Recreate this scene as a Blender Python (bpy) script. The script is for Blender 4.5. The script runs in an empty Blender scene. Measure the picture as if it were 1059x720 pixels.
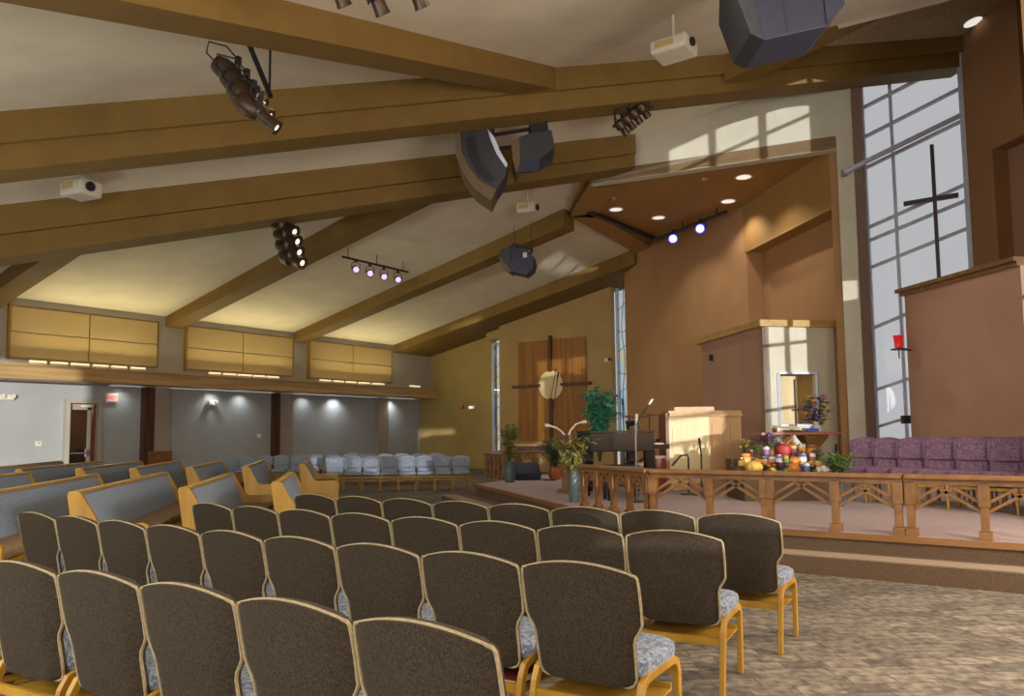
import bpy, bmesh, math, random
from mathutils import Vector as V, Matrix
random.seed(7)
PI = math.pi
sc = bpy.context.scene
COL = sc.collection
R = math.radians
# ------------------------------------------------------------------ camera
FPX, PPX, PPY = 788.86, 529.5, 387.6
YAW, PIT, ROL, EYE = R(35.435), R(4.447), R(-.606), 1.41
cF = V((math.cos(YAW)*math.cos(PIT), math.sin(YAW)*math.cos(PIT), math.sin(PIT)))
_r0 = V((math.sin(YAW), -math.cos(YAW), 0)); _u0 = _r0.cross(cF)
cR = math.cos(ROL)*_r0 + math.sin(ROL)*_u0
cU = -math.sin(ROL)*_r0 + math.cos(ROL)*_u0
C0 = V((0, 0, EYE))
cam = bpy.data.cameras.new('camera'); camo = bpy.data.objects.new('camera', cam); COL.objects.link(camo)
m = Matrix.Identity(4)
for i in range(3):
    m[i][0], m[i][1], m[i][2] = cR[i], cU[i], -cF[i]
m.translation = C0
camo.matrix_world = m
cam.sensor_width = 36; cam.sensor_fit = 'HORIZONTAL'; cam.lens = FPX/1059*36
cam.shift_y = (PPY-360)/1059; cam.clip_end = 300; cam.clip_start = .05
sc.camera = camo
def ray(x, y): return cF + cR*((x-PPX)/FPX) - cU*((y-PPY)/FPX)
def onp(x, y, n, d):
    q = ray(x, y); n = V(n); return C0 + q*((d-n.dot(C0))/n.dot(q))
def onX(x, y, v): return onp(x, y, (1, 0, 0), v)
def onY(x, y, v): return onp(x, y, (0, 1, 0), v)
def onZ(x, y, v): return onp(x, y, (0, 0, 1), v)
def at(x, y, dist): return C0 + ray(x, y)*dist
def vpl(p, q):                      # vertical plane through two ground points
    d = (V((q[0], q[1], 0))-V((p[0], p[1], 0))).normalized(); n = V((d.y, -d.x, 0)); return n, n.dot(V((p[0], p[1], 0)))
# ------------------------------------------------------------------ materials
def lin(c): return tuple((v/255/12.92 if v <= 10 else ((v/255+.055)/1.055)**2.4) for v in c)+(1,)
def mat(name, col, rough=.6, col2=None, tex='noise', scale=8, stretch=(1, 1, 1), bump=0, metal=0, spec=.5, emit=0, detail=3, fac=(.35, .65)):
    m = bpy.data.materials.new(name); m.use_nodes = True
    nt = m.node_tree; b = nt.nodes['Principled BSDF']
    b.inputs['Base Color'].default_value = lin(col); b.inputs['Roughness'].default_value = rough
    b.inputs['Metallic'].default_value = metal; b.inputs['Specular IOR Level'].default_value = spec
    if emit:
        b.inputs['Emission Color'].default_value = lin(col); b.inputs['Emission Strength'].default_value = emit
    if col2 is not None or bump:
        tc = nt.nodes.new('ShaderNodeTexCoord'); mp = nt.nodes.new('ShaderNodeMapping')
        mp.inputs['Scale'].default_value = stretch
        nt.links.new(tc.outputs['Object'], mp.inputs['Vector'])
        if tex == 'noise':
            t = nt.nodes.new('ShaderNodeTexNoise'); t.inputs['Scale'].default_value = scale; t.inputs['Detail'].default_value = detail; out = t.outputs['Fac']
        elif tex == 'voronoi':
            t = nt.nodes.new('ShaderNodeTexVoronoi'); t.inputs['Scale'].default_value = scale; t.distance = 'CHEBYCHEV'; out = t.outputs['Color']
        elif tex == 'wave':
            t = nt.nodes.new('ShaderNodeTexWave'); t.inputs['Scale'].default_value = scale; t.inputs['Distortion'].default_value = 3; t.inputs['Detail'].default_value = 2; t.bands_direction = 'DIAGONAL'; out = t.outputs['Fac']
        elif tex == 'ridge':
            t = nt.nodes.new('ShaderNodeTexWave'); t.inputs['Scale'].default_value = scale; t.inputs['Distortion'].default_value = 1.2; t.inputs['Detail'].default_value = 2; t.inputs['Detail Scale'].default_value = 6; t.bands_direction = 'Z'; out = t.outputs['Fac']
        nt.links.new(mp.outputs['Vector'], t.inputs['Vector'])
        if col2 is not None:
            rp = nt.nodes.new('ShaderNodeValToRGB'); rp.color_ramp.elements[0].color = lin(col); rp.color_ramp.elements[1].color = lin(col2)
            rp.color_ramp.elements[0].position, rp.color_ramp.elements[1].position = fac
            nt.links.new(out, rp.inputs['Fac']); nt.links.new(rp.outputs['Color'], b.inputs['Base Color'])
        if bump:
            bp = nt.nodes.new('ShaderNodeBump'); bp.inputs['Strength'].default_value = bump; bp.inputs['Distance'].default_value = .01
            nt.links.new(out, bp.inputs['Height']); nt.links.new(bp.outputs['Normal'], b.inputs['Normal'])
    return m
M = {}
M['ceil'] = mat('ceiling_paint', (226, 220, 200), .9, (218, 211, 190), scale=1.5, bump=.05)
M['stucco'] = mat('stucco_paint', (196, 184, 154), .9, (176, 164, 134), scale=14, bump=.4)
M['beam'] = mat('mustard_paint', (122, 96, 42), .75, (115, 89, 37), scale=2)
M['soffit'] = mat('soffit_paint', (160, 122, 66), .75, (152, 115, 60), scale=2)
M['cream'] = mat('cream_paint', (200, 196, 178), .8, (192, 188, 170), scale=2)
M['brown'] = mat('brown_paint', (166, 126, 86), .85, (158, 118, 80), scale=1.2)
M['pink'] = mat('dusty_rose_paint', (172, 134, 112), .85, (164, 126, 106), scale=1.2)
M['olive'] = mat('olive_paint', (168, 146, 88), .85, (160, 138, 82), scale=1.2)
M['tan'] = mat('tan_paint', (166, 138, 88), .85, (158, 130, 82), scale=1.2)
M['grey'] = mat('grey_paint', (158, 161, 160), .85, (152, 155, 154), scale=1.2)
M['greyup'] = mat('pale_grey_paint', (168, 162, 148), .85, (160, 154, 140), scale=1.2)
M['pilaster'] = mat('taupe_paint', (156, 144, 132), .85, (148, 136, 124), scale=1.2)
M['panelfab'] = mat('tan_panel_fabric', (196, 172, 120), .9, (188, 164, 112), scale=30)
M['oak'] = mat('golden_oak', (168, 130, 44), .45, (146, 108, 32), 'noise', 6, (1, 1, .12))
M['oakpale'] = mat('pale_oak', (182, 148, 84), .45, (164, 130, 66), 'noise', 6, (.12, 1, 1))
M['rail'] = mat('red_oak', (132, 92, 48), .4, (108, 72, 34), 'noise', 7, (1, .12, 1))
M['panelwood'] = mat('oak_veneer', (150, 100, 40), .5, (120, 76, 26), 'noise', 5, (1, 3, .07))
M['ledge'] = mat('ledge_oak', (186, 156, 108), .35, (160, 130, 86), 'noise', 5, (.1, 1, 2))
M['darkwood'] = mat('dark_walnut', (84, 50, 30), .45, (64, 36, 22), 'noise', 6, (1, 1, .15))
M['redwood'] = mat('mahogany', (134, 74, 50), .4, (112, 58, 38), 'noise', 6, (.2, 1, 1))
M['black'] = mat('black_plastic', (34, 35, 38), .5, (26, 27, 30), scale=20)
M['spk'] = mat('speaker_paint', (52, 54, 62), .6, (44, 46, 53), scale=30)
M['spkblue'] = mat('navy_speaker_paint', (48, 52, 74), .6, (40, 44, 64), scale=30)
M['grille'] = mat('speaker_grille', (104, 86, 62), .7, (90, 74, 52), 'voronoi', 90)
M['lacquer'] = mat('piano_lacquer', (10, 10, 13), .15, (8, 8, 10), scale=3)
M['metal'] = mat('steel', (150, 152, 156), .3, (140, 142, 146), scale=10, metal=.8)
M['gunmetal'] = mat('gunmetal', (82, 66, 50), .4, (58, 48, 40), scale=12, metal=.5)
M['white'] = mat('white_plastic', (214, 210, 194), .5, (206, 202, 186), scale=6)
M['brass'] = mat('brass', (190, 150, 80), .35, (170, 130, 62), scale=8, metal=.8)
M['lens'] = mat('lit_lens', (255, 246, 226), .3, emit=1.0)
M['lampwhite'] = mat('lamp_disc', (255, 250, 240), .3, emit=.75)
M['uplamp'] = mat('uplight_tube', (255, 236, 180), .3, emit=.9)
M['violet'] = mat('violet_led', (226, 196, 255), .3, emit=.8)
M['blueled'] = mat('blue_led', (60, 60, 255), .3, emit=1.5)
M['whiteled'] = mat('white_led', (235, 235, 255), .3, emit=1.6)
M['exit'] = mat('exit_face', (236, 190, 176), .4, emit=.25)
M['exitred'] = mat('exit_letter', (226, 60, 60), .4, emit=.45)
M['fabback'] = mat('brown_weave', (56, 44, 27), .95, (30, 23, 13), 'voronoi', 150, (1, 1, 1), .3, fac=(.2, .8))
M['fabseat'] = mat('blue_grey_weave', (134, 144, 160), .95, (84, 92, 108), 'voronoi', 70, (1, 1, 1), .2, fac=(.2, .8))
M['piping'] = mat('tan_piping', (150, 136, 106), .85, (132, 118, 90), scale=60)
M['fabblue'] = mat('slate_blue_weave', (142, 152, 168), .95, (112, 122, 138), 'voronoi', 60, (1, 1, 1), .2, fac=(.2, .8))
M['fabpurple'] = mat('plum_weave', (132, 102, 126), .95, (88, 66, 88), 'voronoi', 60, (1, 1, 1), .2, fac=(.2, .8))
M['pewfab'] = mat('striped_pew_fabric', (156, 174, 198), .95, (112, 130, 154), 'ridge', 15, (1, 1, 1), .1)
M['pewseat'] = mat('tan_pew_cushion', (140, 116, 88), .95, (112, 92, 68), 'voronoi', 40, fac=(.2, .8))
M['stagecarpet'] = mat('mauve_carpet', (170, 152, 152), .95, (156, 138, 140), scale=60, bump=.2)
M['riser'] = mat('brown_carpet', (98, 78, 58), .95, (84, 66, 48), scale=60, bump=.2)
M['tread'] = mat('tread_carpet', (150, 132, 112), .95, (136, 118, 100), scale=60, bump=.2)
M['leaf'] = mat('leaf_green', (92, 120, 52), .5, (60, 86, 36), scale=9)
M['leafyel'] = mat('leaf_yellow_green', (160, 152, 84), .5, (104, 112, 50), scale=14)
M['leafteal'] = mat('leaf_teal', (96, 190, 160), .3, (40, 130, 108), scale=10)
M['stem'] = mat('stem_green', (74, 84, 42), .6, (60, 70, 34), scale=20)
M['pot'] = mat('slate_pot', (84, 100, 104), .4, (70, 84, 90), scale=10)
M['terra'] = mat('terracotta', (176, 104, 60), .7, (158, 90, 50), scale=10)
M['book'] = mat('maroon_cover', (112, 30, 32), .5, (98, 24, 28), scale=20)
M['page'] = mat('paper', (222, 214, 192), .8, (212, 204, 180), scale=40)
M['maple'] = mat('pale_and_sunlit_maple', (206, 186, 142), .5, (196, 174, 128), 'noise', 6, (1, 1, .15))  # pale wood; on the organ front it also carries the sunlight
M['maple_shaded'] = mat('shaded_maple', (186, 150, 108), .5, (172, 136, 96), 'noise', 6, (1, 1, .15))  # same maple with shade put into the colour, for the other organ faces
M['red'] = mat('red_gloss', (186, 44, 40), .3, (170, 34, 34), scale=10)
M['redglass'] = mat('red_glass', (232, 40, 48), .1, emit=.25)
M['drum'] = mat('drum_wine', (132, 62, 56), .25, (112, 48, 44), scale=8)
M['drumskin'] = mat('drum_skin', (206, 196, 188), .6, (196, 186, 178), scale=8)
M['steelblue'] = mat('blue_white_frame', (206, 214, 232), .35, (196, 204, 224), scale=10)
M['bronze'] = mat('bronze_mullion', (70, 56, 60), .4, (60, 48, 52), scale=10)
def glassmat(name, tint=(1, 1, 1), gloss=.06):
    m = bpy.data.materials.new(name); m.use_nodes = True; nt = m.node_tree
    for n in list(nt.nodes):
        if n.type != 'OUTPUT_MATERIAL': nt.nodes.remove(n)
    o = [n for n in nt.nodes if n.type == 'OUTPUT_MATERIAL'][0]
    mx = nt.nodes.new('ShaderNodeMixShader'); tr = nt.nodes.new('ShaderNodeBsdfTransparent'); gl = nt.nodes.new('ShaderNodeBsdfGlossy')
    gl.inputs['Roughness'].default_value = .02; tr.inputs['Color'].default_value = tint+(1,); mx.inputs['Fac'].default_value = gloss
    nt.links.new(tr.outputs[0], mx.inputs[1]); nt.links.new(gl.outputs[0], mx.inputs[2]); nt.links.new(mx.outputs[0], o.inputs['Surface'])
    return m, nt, tr
M['glass'] = glassmat('window_glass', (.98, .985, 1), .015)[0]
M['smoke'] = glassmat('door_glass', (.55, .5, .46), .25)[0]
def stained():
    m, nt, tr = glassmat('stained_glass', (1, 1, 1), .05)
    tc = nt.nodes.new('ShaderNodeTexCoord'); mp = nt.nodes.new('ShaderNodeMapping'); mp.inputs['Scale'].default_value = (1, 3.2, 1.3)
    vo = nt.nodes.new('ShaderNodeTexVoronoi'); vo.inputs['Scale'].default_value = 1.3
    rp = nt.nodes.new('ShaderNodeValToRGB'); e = rp.color_ramp.elements
    e[0].color = (.85, .95, .97, 1); e[1].color = (.97, 1, .95, 1)
    for p, c in ((.25, (.97, .94, .8, 1)), (.36, (.75, .9, 1, 1)), (.5, (.93, .97, 1, 1)), (.74, (.62, .68, .92, 1)), (.78, (.88, .97, .98, 1))):
        k = e.new(p); k.color = c
    rp.color_ramp.interpolation = 'CONSTANT'
    sp = nt.nodes.new('ShaderNodeSeparateColor')
    nt.links.new(tc.outputs['Object'], mp.inputs['Vector']); nt.links.new(mp.outputs[0], vo.inputs['Vector'])
    nt.links.new(vo.outputs['Color'], sp.inputs[0]); nt.links.new(sp.outputs[0], rp.inputs['Fac']); nt.links.new(rp.outputs['Color'], tr.inputs['Color'])
    return m
M['stained'] = stained()
def carpet():
    m = bpy.data.materials.new('patchwork_carpet'); m.use_nodes = True; nt = m.node_tree; b = nt.nodes['Principled BSDF']; b.inputs['Roughness'].default_value = .95
    b.inputs['Specular IOR Level'].default_value = .25
    tc = nt.nodes.new('ShaderNodeTexCoord'); mp = nt.nodes.new('ShaderNodeMapping'); mp.inputs['Rotation'].default_value = (0, 0, R(52))
    br = nt.nodes.new('ShaderNodeTexBrick'); br.inputs['Scale'].default_value = 1.15; br.inputs['Mortar Size'].default_value = .006; br.inputs['Brick Width'].default_value = .3; br.inputs['Row Height'].default_value = .17
    br.inputs['Color1'].default_value = lin((154, 146, 134)); br.inputs['Color2'].default_value = lin((116, 110, 103)); br.inputs['Mortar'].default_value = lin((108, 101, 94)); br.offset = .37; br.squash = 1.7; br.squash_frequency = 3
    no = nt.nodes.new('ShaderNodeTexNoise'); no.inputs['Scale'].default_value = 14; no.inputs['Detail'].default_value = 5
    rp = nt.nodes.new('ShaderNodeValToRGB'); rp.color_ramp.elements[0].color = lin((165, 160, 156)); rp.color_ramp.elements[1].color = lin((250, 246, 240)); rp.color_ramp.elements[0].position = .35; rp.color_ramp.elements[1].position = .7
    mx = nt.nodes.new('ShaderNodeMix'); mx.data_type = 'RGBA'; mx.blend_type = 'MULTIPLY'; mx.inputs[0].default_value = 1
    nt.links.new(tc.outputs['Object'], mp.inputs['Vector']); nt.links.new(mp.outputs[0], br.inputs['Vector']); nt.links.new(mp.outputs[0], no.inputs['Vector'])
    nt.links.new(no.outputs['Fac'], rp.inputs['Fac']); nt.links.new(br.outputs['Color'], mx.inputs[6]); nt.links.new(rp.outputs['Color'], mx.inputs[7]); nt.links.new(mx.outputs[2], b.inputs['Base Color'])
    return m
M['carpet'] = carpet()
# ------------------------------------------------------------------ mesh builder
class MB:
    def __init__(s): s.b = bmesh.new(); s.sm = False
    def poly(s, pts): s.b.faces.new([s.b.verts.new(p) for p in pts]); return s
    def hull(s, bot, top):                  # two matching loops -> closed solid
        a = [s.b.verts.new(p) for p in bot]; c = [s.b.verts.new(p) for p in top]; n = len(a)
        s.b.faces.new(a[::-1]); s.b.faces.new(c)
        for i in range(n): s.b.faces.new((a[i], a[(i+1) % n], c[(i+1) % n], c[i]))
        return s
    def box(s, c, d, rz=0, ry=0, rx=0, bev=0):
        c = V(c); x, y, z = d[0]/2, d[1]/2, d[2]/2
        mt = Matrix.Rotation(rz, 3, 'Z') @ Matrix.Rotation(ry, 3, 'Y') @ Matrix.Rotation(rx, 3, 'X')
        f = lambda p: c + mt @ V(p)
        if bev:
            t = bmesh.new(); bmesh.ops.create_cube(t, size=1)
            bmesh.ops.scale(t, vec=V(d), verts=t.verts); bmesh.ops.bevel(t, geom=t.edges[:], offset=bev, segments=2, affect='EDGES', profile=.5)
            s.merge(t, lambda p: f(p)); return s
        return s.hull([f(p) for p in ((-x, -y, -z), (x, -y, -z), (x, y, -z), (-x, y, -z))], [f(p) for p in ((-x, -y, z), (x, -y, z), (x, y, z), (-x, y, z))])
    def merge(s, t, f):
        mp = {v: s.b.verts.new(f(v.co)) for v in t.verts}
        for fc in t.faces: s.b.faces.new([mp[v] for v in fc.verts])
        t.free()
    def prism(s, outline, f, th):           # outline 2D list, f(u,v,w)->3D, w from -th/2..th/2
        return s.hull([f(u, v, -th/2) for u, v in outline], [f(u, v, th/2) for u, v in outline])
    def extr(s, pts, vec):
        vec = V(vec); return s.hull([V(p) for p in pts], [V(p)+vec for p in pts])
    def tube(s, pts, r, n=8, cap=True, closed=False):
        pts = [V(p) for p in pts]; rs = r if isinstance(r, (list, tuple)) else [r]*len(pts); rings = []; N = len(pts); pr = None
        for i, p in enumerate(pts):
            if closed: d = pts[(i+1) % N]-pts[i-1]
            else: d = pts[min(i+1, N-1)]-pts[max(i-1, 0)]
            d = d.normalized() if d.length > 1e-9 else V((0, 0, 1))
            if pr is None: pr = d.orthogonal().normalized()
            pr = (pr-d*pr.dot(d)); pr = pr.normalized() if pr.length > 1e-6 else d.orthogonal().normalized()
            q = d.cross(pr)
            rings.append([s.b.verts.new(p+(pr*math.cos(2*PI*k/n)+q*math.sin(2*PI*k/n))*rs[i]) for k in range(n)])
        for i in range(N if closed else N-1):
            a, c = rings[i], rings[(i+1) % N]
            for k in range(n): s.b.faces.new((a[k], a[(k+1) % n], c[(k+1) % n], c[k]))
        if cap and not closed: s.b.faces.new(rings[0][::-1]); s.b.faces.new(rings[-1])
        s.sm = True; return s
    def bar(s, p, q, w, h, up=(0, 0, 1)):   # rectangular bar
        p, q = V(p), V(q); d = (q-p).normalized(); up = V(up)
        x = d.cross(up); x = x.normalized() if x.length > 1e-5 else V((1, 0, 0)); y = x.cross(d)
        o = [(-w/2, -h/2), (w/2, -h/2), (w/2, h/2), (-w/2, h/2)]
        return s.hull([p+x*a+y*c for a, c in o], [q+x*a+y*c for a, c in o])
    def sweep(s, pts, w, h, xdir):          # rectangular strip along a path, w along xdir
        pts = [V(p) for p in pts]; x = V(xdir).normalized(); rings = []; N = len(pts)
        for i, p in enumerate(pts):
            d = (pts[min(i+1, N-1)]-pts[max(i-1, 0)]).normalized(); y = x.cross(d).normalized()
            rings.append([s.b.verts.new(p+x*a+y*c) for a, c in ((-w/2, -h/2), (w/2, -h/2), (w/2, h/2), (-w/2, h/2))])
        for a, c in zip(rings, rings[1:]):
            for k in range(4): s.b.faces.new((a[k], a[(k+1) % 4], c[(k+1) % 4], c[k]))
        s.b.faces.new(rings[0][::-1]); s.b.faces.new(rings[-1]); return s
    def lathe(s, prof, c=(0, 0, 0), n=16, mt=None, cap=True):
        c = V(c); rings = []
        f = (lambda p: c+mt @ V(p)) if mt else (lambda p: c+V(p))
        for r, z in prof: rings.append([s.b.verts.new(f((max(r, 1e-4)*math.cos(2*PI*k/n), max(r, 1e-4)*math.sin(2*PI*k/n), z))) for k in range(n)])
        for a, b2 in zip(rings, rings[1:]):
            for k in range(n): s.b.faces.new((a[k], a[(k+1) % n], b2[(k+1) % n], b2[k]))
        
        if cap: s.b.faces.new(rings[0][::-1]); s.b.faces.new(rings[-1])
        s.sm = True; return s
    def ball(s, c, r, sq=(1, 1, 1), n=12, ribs=0):
        c = V(c); rings = []
        for i in range(n//2+1):
            ph = -PI/2+PI*i/(n//2); rr = max(math.cos(ph), 1e-3)
            ring = []
            for k in range(n):
                th = 2*PI*k/n; q = 1+(ribs*math.cos(th*n/2) if ribs else 0)
                ring.append(s.b.verts.new(c+V((rr*math.cos(th)*sq[0]*q, rr*math.sin(th)*sq[1]*q, math.sin(ph)*sq[2]))*r))
            rings.append(ring)
        for a, b2 in zip(rings, rings[1:]):
            for k in range(n): s.b.faces.new((a[k], a[(k+1) % n], b2[(k+1) % n], b2[k]))
        s.b.faces.new(rings[0][::-1]); s.b.faces.new(rings[-1]); s.sm = True; return s
    def leaf(s, p, d, L, w, up=(0, 0, 1)):
        p = V(p); d = V(d).normalized(); x = d.cross(V(up)); x = x.normalized() if x.length > .05 else V((1, 0, 0)); n = x.cross(d)
        a = s.b.verts.new(p); e = s.b.verts.new(p+d*L-n*L*.15); m1 = s.b.verts.new(p+d*L*.45+x*w); m2 = s.b.verts.new(p+d*L*.45-x*w); mm = s.b.verts.new(p+d*L*.5-n*w*.35)
        for t in ((a, m1, mm), (m1, e, mm), (e, m2, mm), (m2, a, mm)): s.b.faces.new(t)
        return s
    def build(s, name, material, parent=None, smooth=None, loc=None, bevel=0):
        bmesh.ops.recalc_face_normals(s.b, faces=s.b.faces)
        me = bpy.data.meshes.new(name)
        o = bpy.data.objects.new(name, me); COL.objects.link(o)
        if loc is not None: bmesh.ops.translate(s.b, vec=-V(loc), verts=s.b.verts)
        s.b.to_mesh(me); s.b.free()
        if loc is not None: o.location = loc
        if smooth if smooth is not None else s.sm:
            for p in me.polygons: p.use_smooth = True
            try: me.set_sharp_from_angle(angle=R(38))
            except Exception: pass
        me.materials.append(M[material] if isinstance(material, str) else material)
        if parent is not None: o.parent = parent
        if bevel:
            md = o.modifiers.new('bevel', 'BEVEL'); md.width = bevel; md.segments = 2; md.limit_method = 'ANGLE'
        return o
def tag(o, label=None, cat=None, group=None, kind=None):
    if label: o['label'] = label
    if cat: o['category'] = cat
    if group: o['group'] = group
    if kind: o['kind'] = kind
    return o
def thing(name, label, cat, loc=(0, 0, 0), rz=0, group=None):
    o = bpy.data.objects.new(name, None); o.empty_display_size = .1; COL.objects.link(o)
    o.location = loc; o.rotation_euler = (0, 0, rz); return tag(o, label, cat, group)
def dup(root, loc, rz, label, group=None):
    def cp(o, par):
        c = o.copy(); COL.objects.link(c)
        if par is not None: c.parent = par
        for ch in kids.get(o.name, ()): cp(ch, c)
        return c
    kids = {}
    def walk(o):
        kids[o.name] = list(o.children)
        for ch in o.children: walk(ch)
    walk(root)
    r = cp(root, None); r.location = loc; r.rotation_euler = (0, 0, rz); r['label'] = label
    if group: r['group'] = group
    return r
def struct(o, label, cat): return tag(o, label, cat, kind='structure')
# ------------------------------------------------------------------ room dimensions
YL = 22.0; ZL = 5.1; S = .215
def zfar(y): return ZL+S*(YL-y)
nF, dF = (0, S, 1), ZL+S*YL
A0 = onp(0, 115, nF, dF); A1 = onp(1005, 36, nF, dF); dA = (A1-A0); dA2 = V((dA.x, dA.y, 0)).normalized()
nA = V((-dA2.y, dA2.x, 0)) if dA2.x < 0 else V((dA2.y, -dA2.x, 0))     # horizontal normal
if nA.x > 0: nA = -nA                                                  # towards the camera
aX = .262; aY = (aX*dA.x-dA.z)/(-dA.y)
def znear(x, y): return A0.z+aX*(x-A0.x)+aY*(y-A0.y)
nN, dN = (-aX, -aY, 1), A0.z-aX*A0.x-aY*A0.y
def lineA(t): return A0+dA*t
XE = 24.8                                                              # east wall
H = 7.4
so = [onZ(*q, H) for q in ((658, 260), (590, 222), (611, 187), (865, 150), (768, 213))]
_n, _d = vpl(so[2], so[3]); pe_x = onp(888, 280, _n, _d).x
# floor
struct(MB().extr([(-6, -8, -.2), (30, -8, -.2), (30, 26, -.2), (-6, 26, -.2)], (0, 0, .2)).build('floor', 'carpet'), 'grey brown patchwork carpet under the seats', 'floor')
# far ceiling (solid slab)
def slab(pts, th, name, mt, label): return struct(MB().extr(pts, (0, 0, th)).build(name, mt), label, 'ceiling')
XCUT = pe_x+1.4
Aa = lineA(-.6); Ab = lineA(1.06)
XN2 = onp(737, 62, nF, dF).x
tN2 = (XN2-A0.x)/dA.x; An2 = lineA(tN2)
H = 7.4
so = [onZ(*q, H) for q in ((658, 260), (590, 222), (611, 187), (865, 150), (768, 213))]
P = lambda x, y: (x, y, zfar(y))
slab([P(Aa.x, Aa.y), P(A1.x+.3, A1.y-.2), P(XCUT, A1.y-.2), P(XCUT, 4.7), P(XE+.4, 4.7), P(XE+.4, YL+.3), P(-8, YL+.3)], .25, 'ceiling', 'ceil', 'cream sloping ceiling rising from the pew side wall')
slab([P(An2.x, An2.y), P(An2.x, -.3), P(XCUT, -.3), P(XCUT, A1.y-.2), P(A1.x+.3, A1.y-.2)], .25, 'ceiling', 'stucco', 'textured ceiling above the tall window')
Q = lambda x, y: (x, y, znear(x, y))
slab([Q(Aa.x, Aa.y), Q(-4, Aa.y), Q(-4, -4.3), Q(7.5, -4.3), Q(10.6, 0), Q(10.6, 1.35), Q(13.9, 1.35), Q(13.9, 0), Q(An2.x, 0), Q(An2.x, An2.y)], .25, 'ceiling', 'ceil', 'cream ceiling sloping up over the front chairs')
struct(MB().box((12.25, .65, 9.5), (3.3, 1.5, .2)).box((10.6, .65, 8.6), (.1, 1.5, 1.9)).box((12.25, 1.4, 9.05), (3.3, .1, .9)).box((13.95, .65, 9.1), (.1, 1.5, 1.0)).build('ceiling', 'ceil'), 'added raised ceiling bay that lets the sun reach the cream wall', 'ceiling')  # unseen bay, added so the sun clears the near ceiling
struct(MB().extr([(An2.x, An2.y, znear(An2.x, An2.y)), (An2.x, -.5, znear(An2.x, -.5)), (An2.x, -.5, zfar(-.5)+.2), (An2.x, An2.y, zfar(An2.y)+.2)], (.15, 0, 0)).build('trim_1', 'ceil'), 'ceiling step above the short beam', 'trim')
# left wall
def wbox(name, mt, x0, x1, y0, y1, z0, z1, label, cat='wall'): return struct(MB().box(((x0+x1)/2, (y0+y1)/2, (z0+z1)/2), (x1-x0, y1-y0, z1-z0)).build(name, mt), label, cat)
zl0, zl1 = 2.95, 3.35
wbox('wall_left', 'greyup', -8, XE, YL, YL+.7, zl0+.1, ZL+.15, 'pale grey upper wall above the wooden ledge')
YW = YL+.6
# door opening in the lower wall
dx0 = onY(65, 440, YW).x; dx1 = onY(103, 440, YW).x; dz1 = onY(85, 413, YW).z
wl = MB(); wl.box(((-8+dx0)/2, YW+.15, zl0/2), (dx0+8, .3, zl0)); wl.box(((dx1+XE)/2, YW+.15, zl0/2), (XE-dx1, .3, zl0)); wl.box(((dx0+dx1)/2, YW+.15, (dz1+zl0)/2), (dx1-dx0, .3, zl0-dz1))
struct(wl.build('wall_left', 'grey'), 'grey lower wall behind the pews', 'wall')
lg = MB(); lg.box(((-8+XE)/2, YL-.05, (zl0+zl1)/2), (XE+8, .75, zl1-zl0))
lg.box(((-8+XE)/2, YL-.45, zl1-.03), (XE+8, .09, .06)); lg.box(((-8+XE)/2, YL-.44, zl0+.05), (XE+8, .06, .1))
struct(lg.build('trim_2', 'ledge', bevel=.01), 'long wooden ledge along the pew side wall', 'trim')
# pilasters and dark posts on the lower wall
for i, (a, b, c) in enumerate(((145, 155, 172), (280, 285, 299), (None, 388, 398))):
    if a:
        x0, x1 = onY(a, 440, YW).x, onY(b, 440, YW).x
        struct(MB().box(((x0+x1)/2, YW-.13, zl0/2), (x1-x0, .26, zl0)).build('trim_%d' % (3+i), 'darkwood'), 'dark wooden post on the grey wall %s' % ('past the exit door' if i == 0 else 'behind the blue chairs'), 'trim')
    x0, x1 = onY(b, 440, YW).x, onY(c, 440, YW).x
    struct(MB().box(((x0+x1)/2, YW-.1, zl0/2), (x1-x0, .2, zl0)).build('trim_%d' % (6+i), 'pilaster'), 'taupe pilaster on the grey lower wall', 'trim')
x0, x1 = onY(148, 470, YW).x, onY(172, 470, YW).x
struct(MB().box(((x0+x1)/2, YW-.16, .5), (x1-x0, .34, 1.0)).build('trim_9', 'rail'), 'wooden wainscot at the pilaster foot', 'trim')
# baseboard
struct(MB().box(((dx1+XE)/2, YW-.02, .06), (XE-dx1, .04, .12)).build('baseboard_left', 'darkwood'), 'dark baseboard along the grey wall', 'baseboard')
# acoustic panels above the ledge
for i, (a, b) in enumerate(((9, 162), (192, 302), (319, 404))):
    x0, x1 = onY(a, 350, YL).x, onY(b, 350, YL).x; z0, z1 = zl1+.18, ZL-.22
    t = thing('acoustic_panel', ('tan acoustic wall panel above the ledge over the exit door', 'tan acoustic wall panel above the ledge, middle of three', 'tan acoustic wall panel above the ledge beside the olive corner')[i], 'wall panel', ((x0+x1)/2, YL, z0), 0, 'acoustic panels above the ledge')
    w = x1-x0; h = z1-z0
    f = MB(); f.box((-w/2-.03, -.06, h/2), (.06, .12, h+.1)); f.box((w/2+.015, -.03, h/2), (.03, .06, h+.04)); f.box((0, -.02, -.02), (w, .04, .03)); f.box((0, -.02, h+.02), (w, .04, .03)); f.build('frame', 'oak', t)
    for k in (0, 1):
        for j in (0, 1):
            MB().box(((k-.5)*w/2, -.035, (j+.5)*h/2), (w/2-.03, .07, h/2-.03), bev=.008).build('fabric_pad', 'panelfab', t)
    # uplights on the ledge
    cs = [(3, 32), (24, 45), (46, 67), (70, 90), (92, 112), (114, 135), (136, 152)] if i == 0 else []
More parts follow.
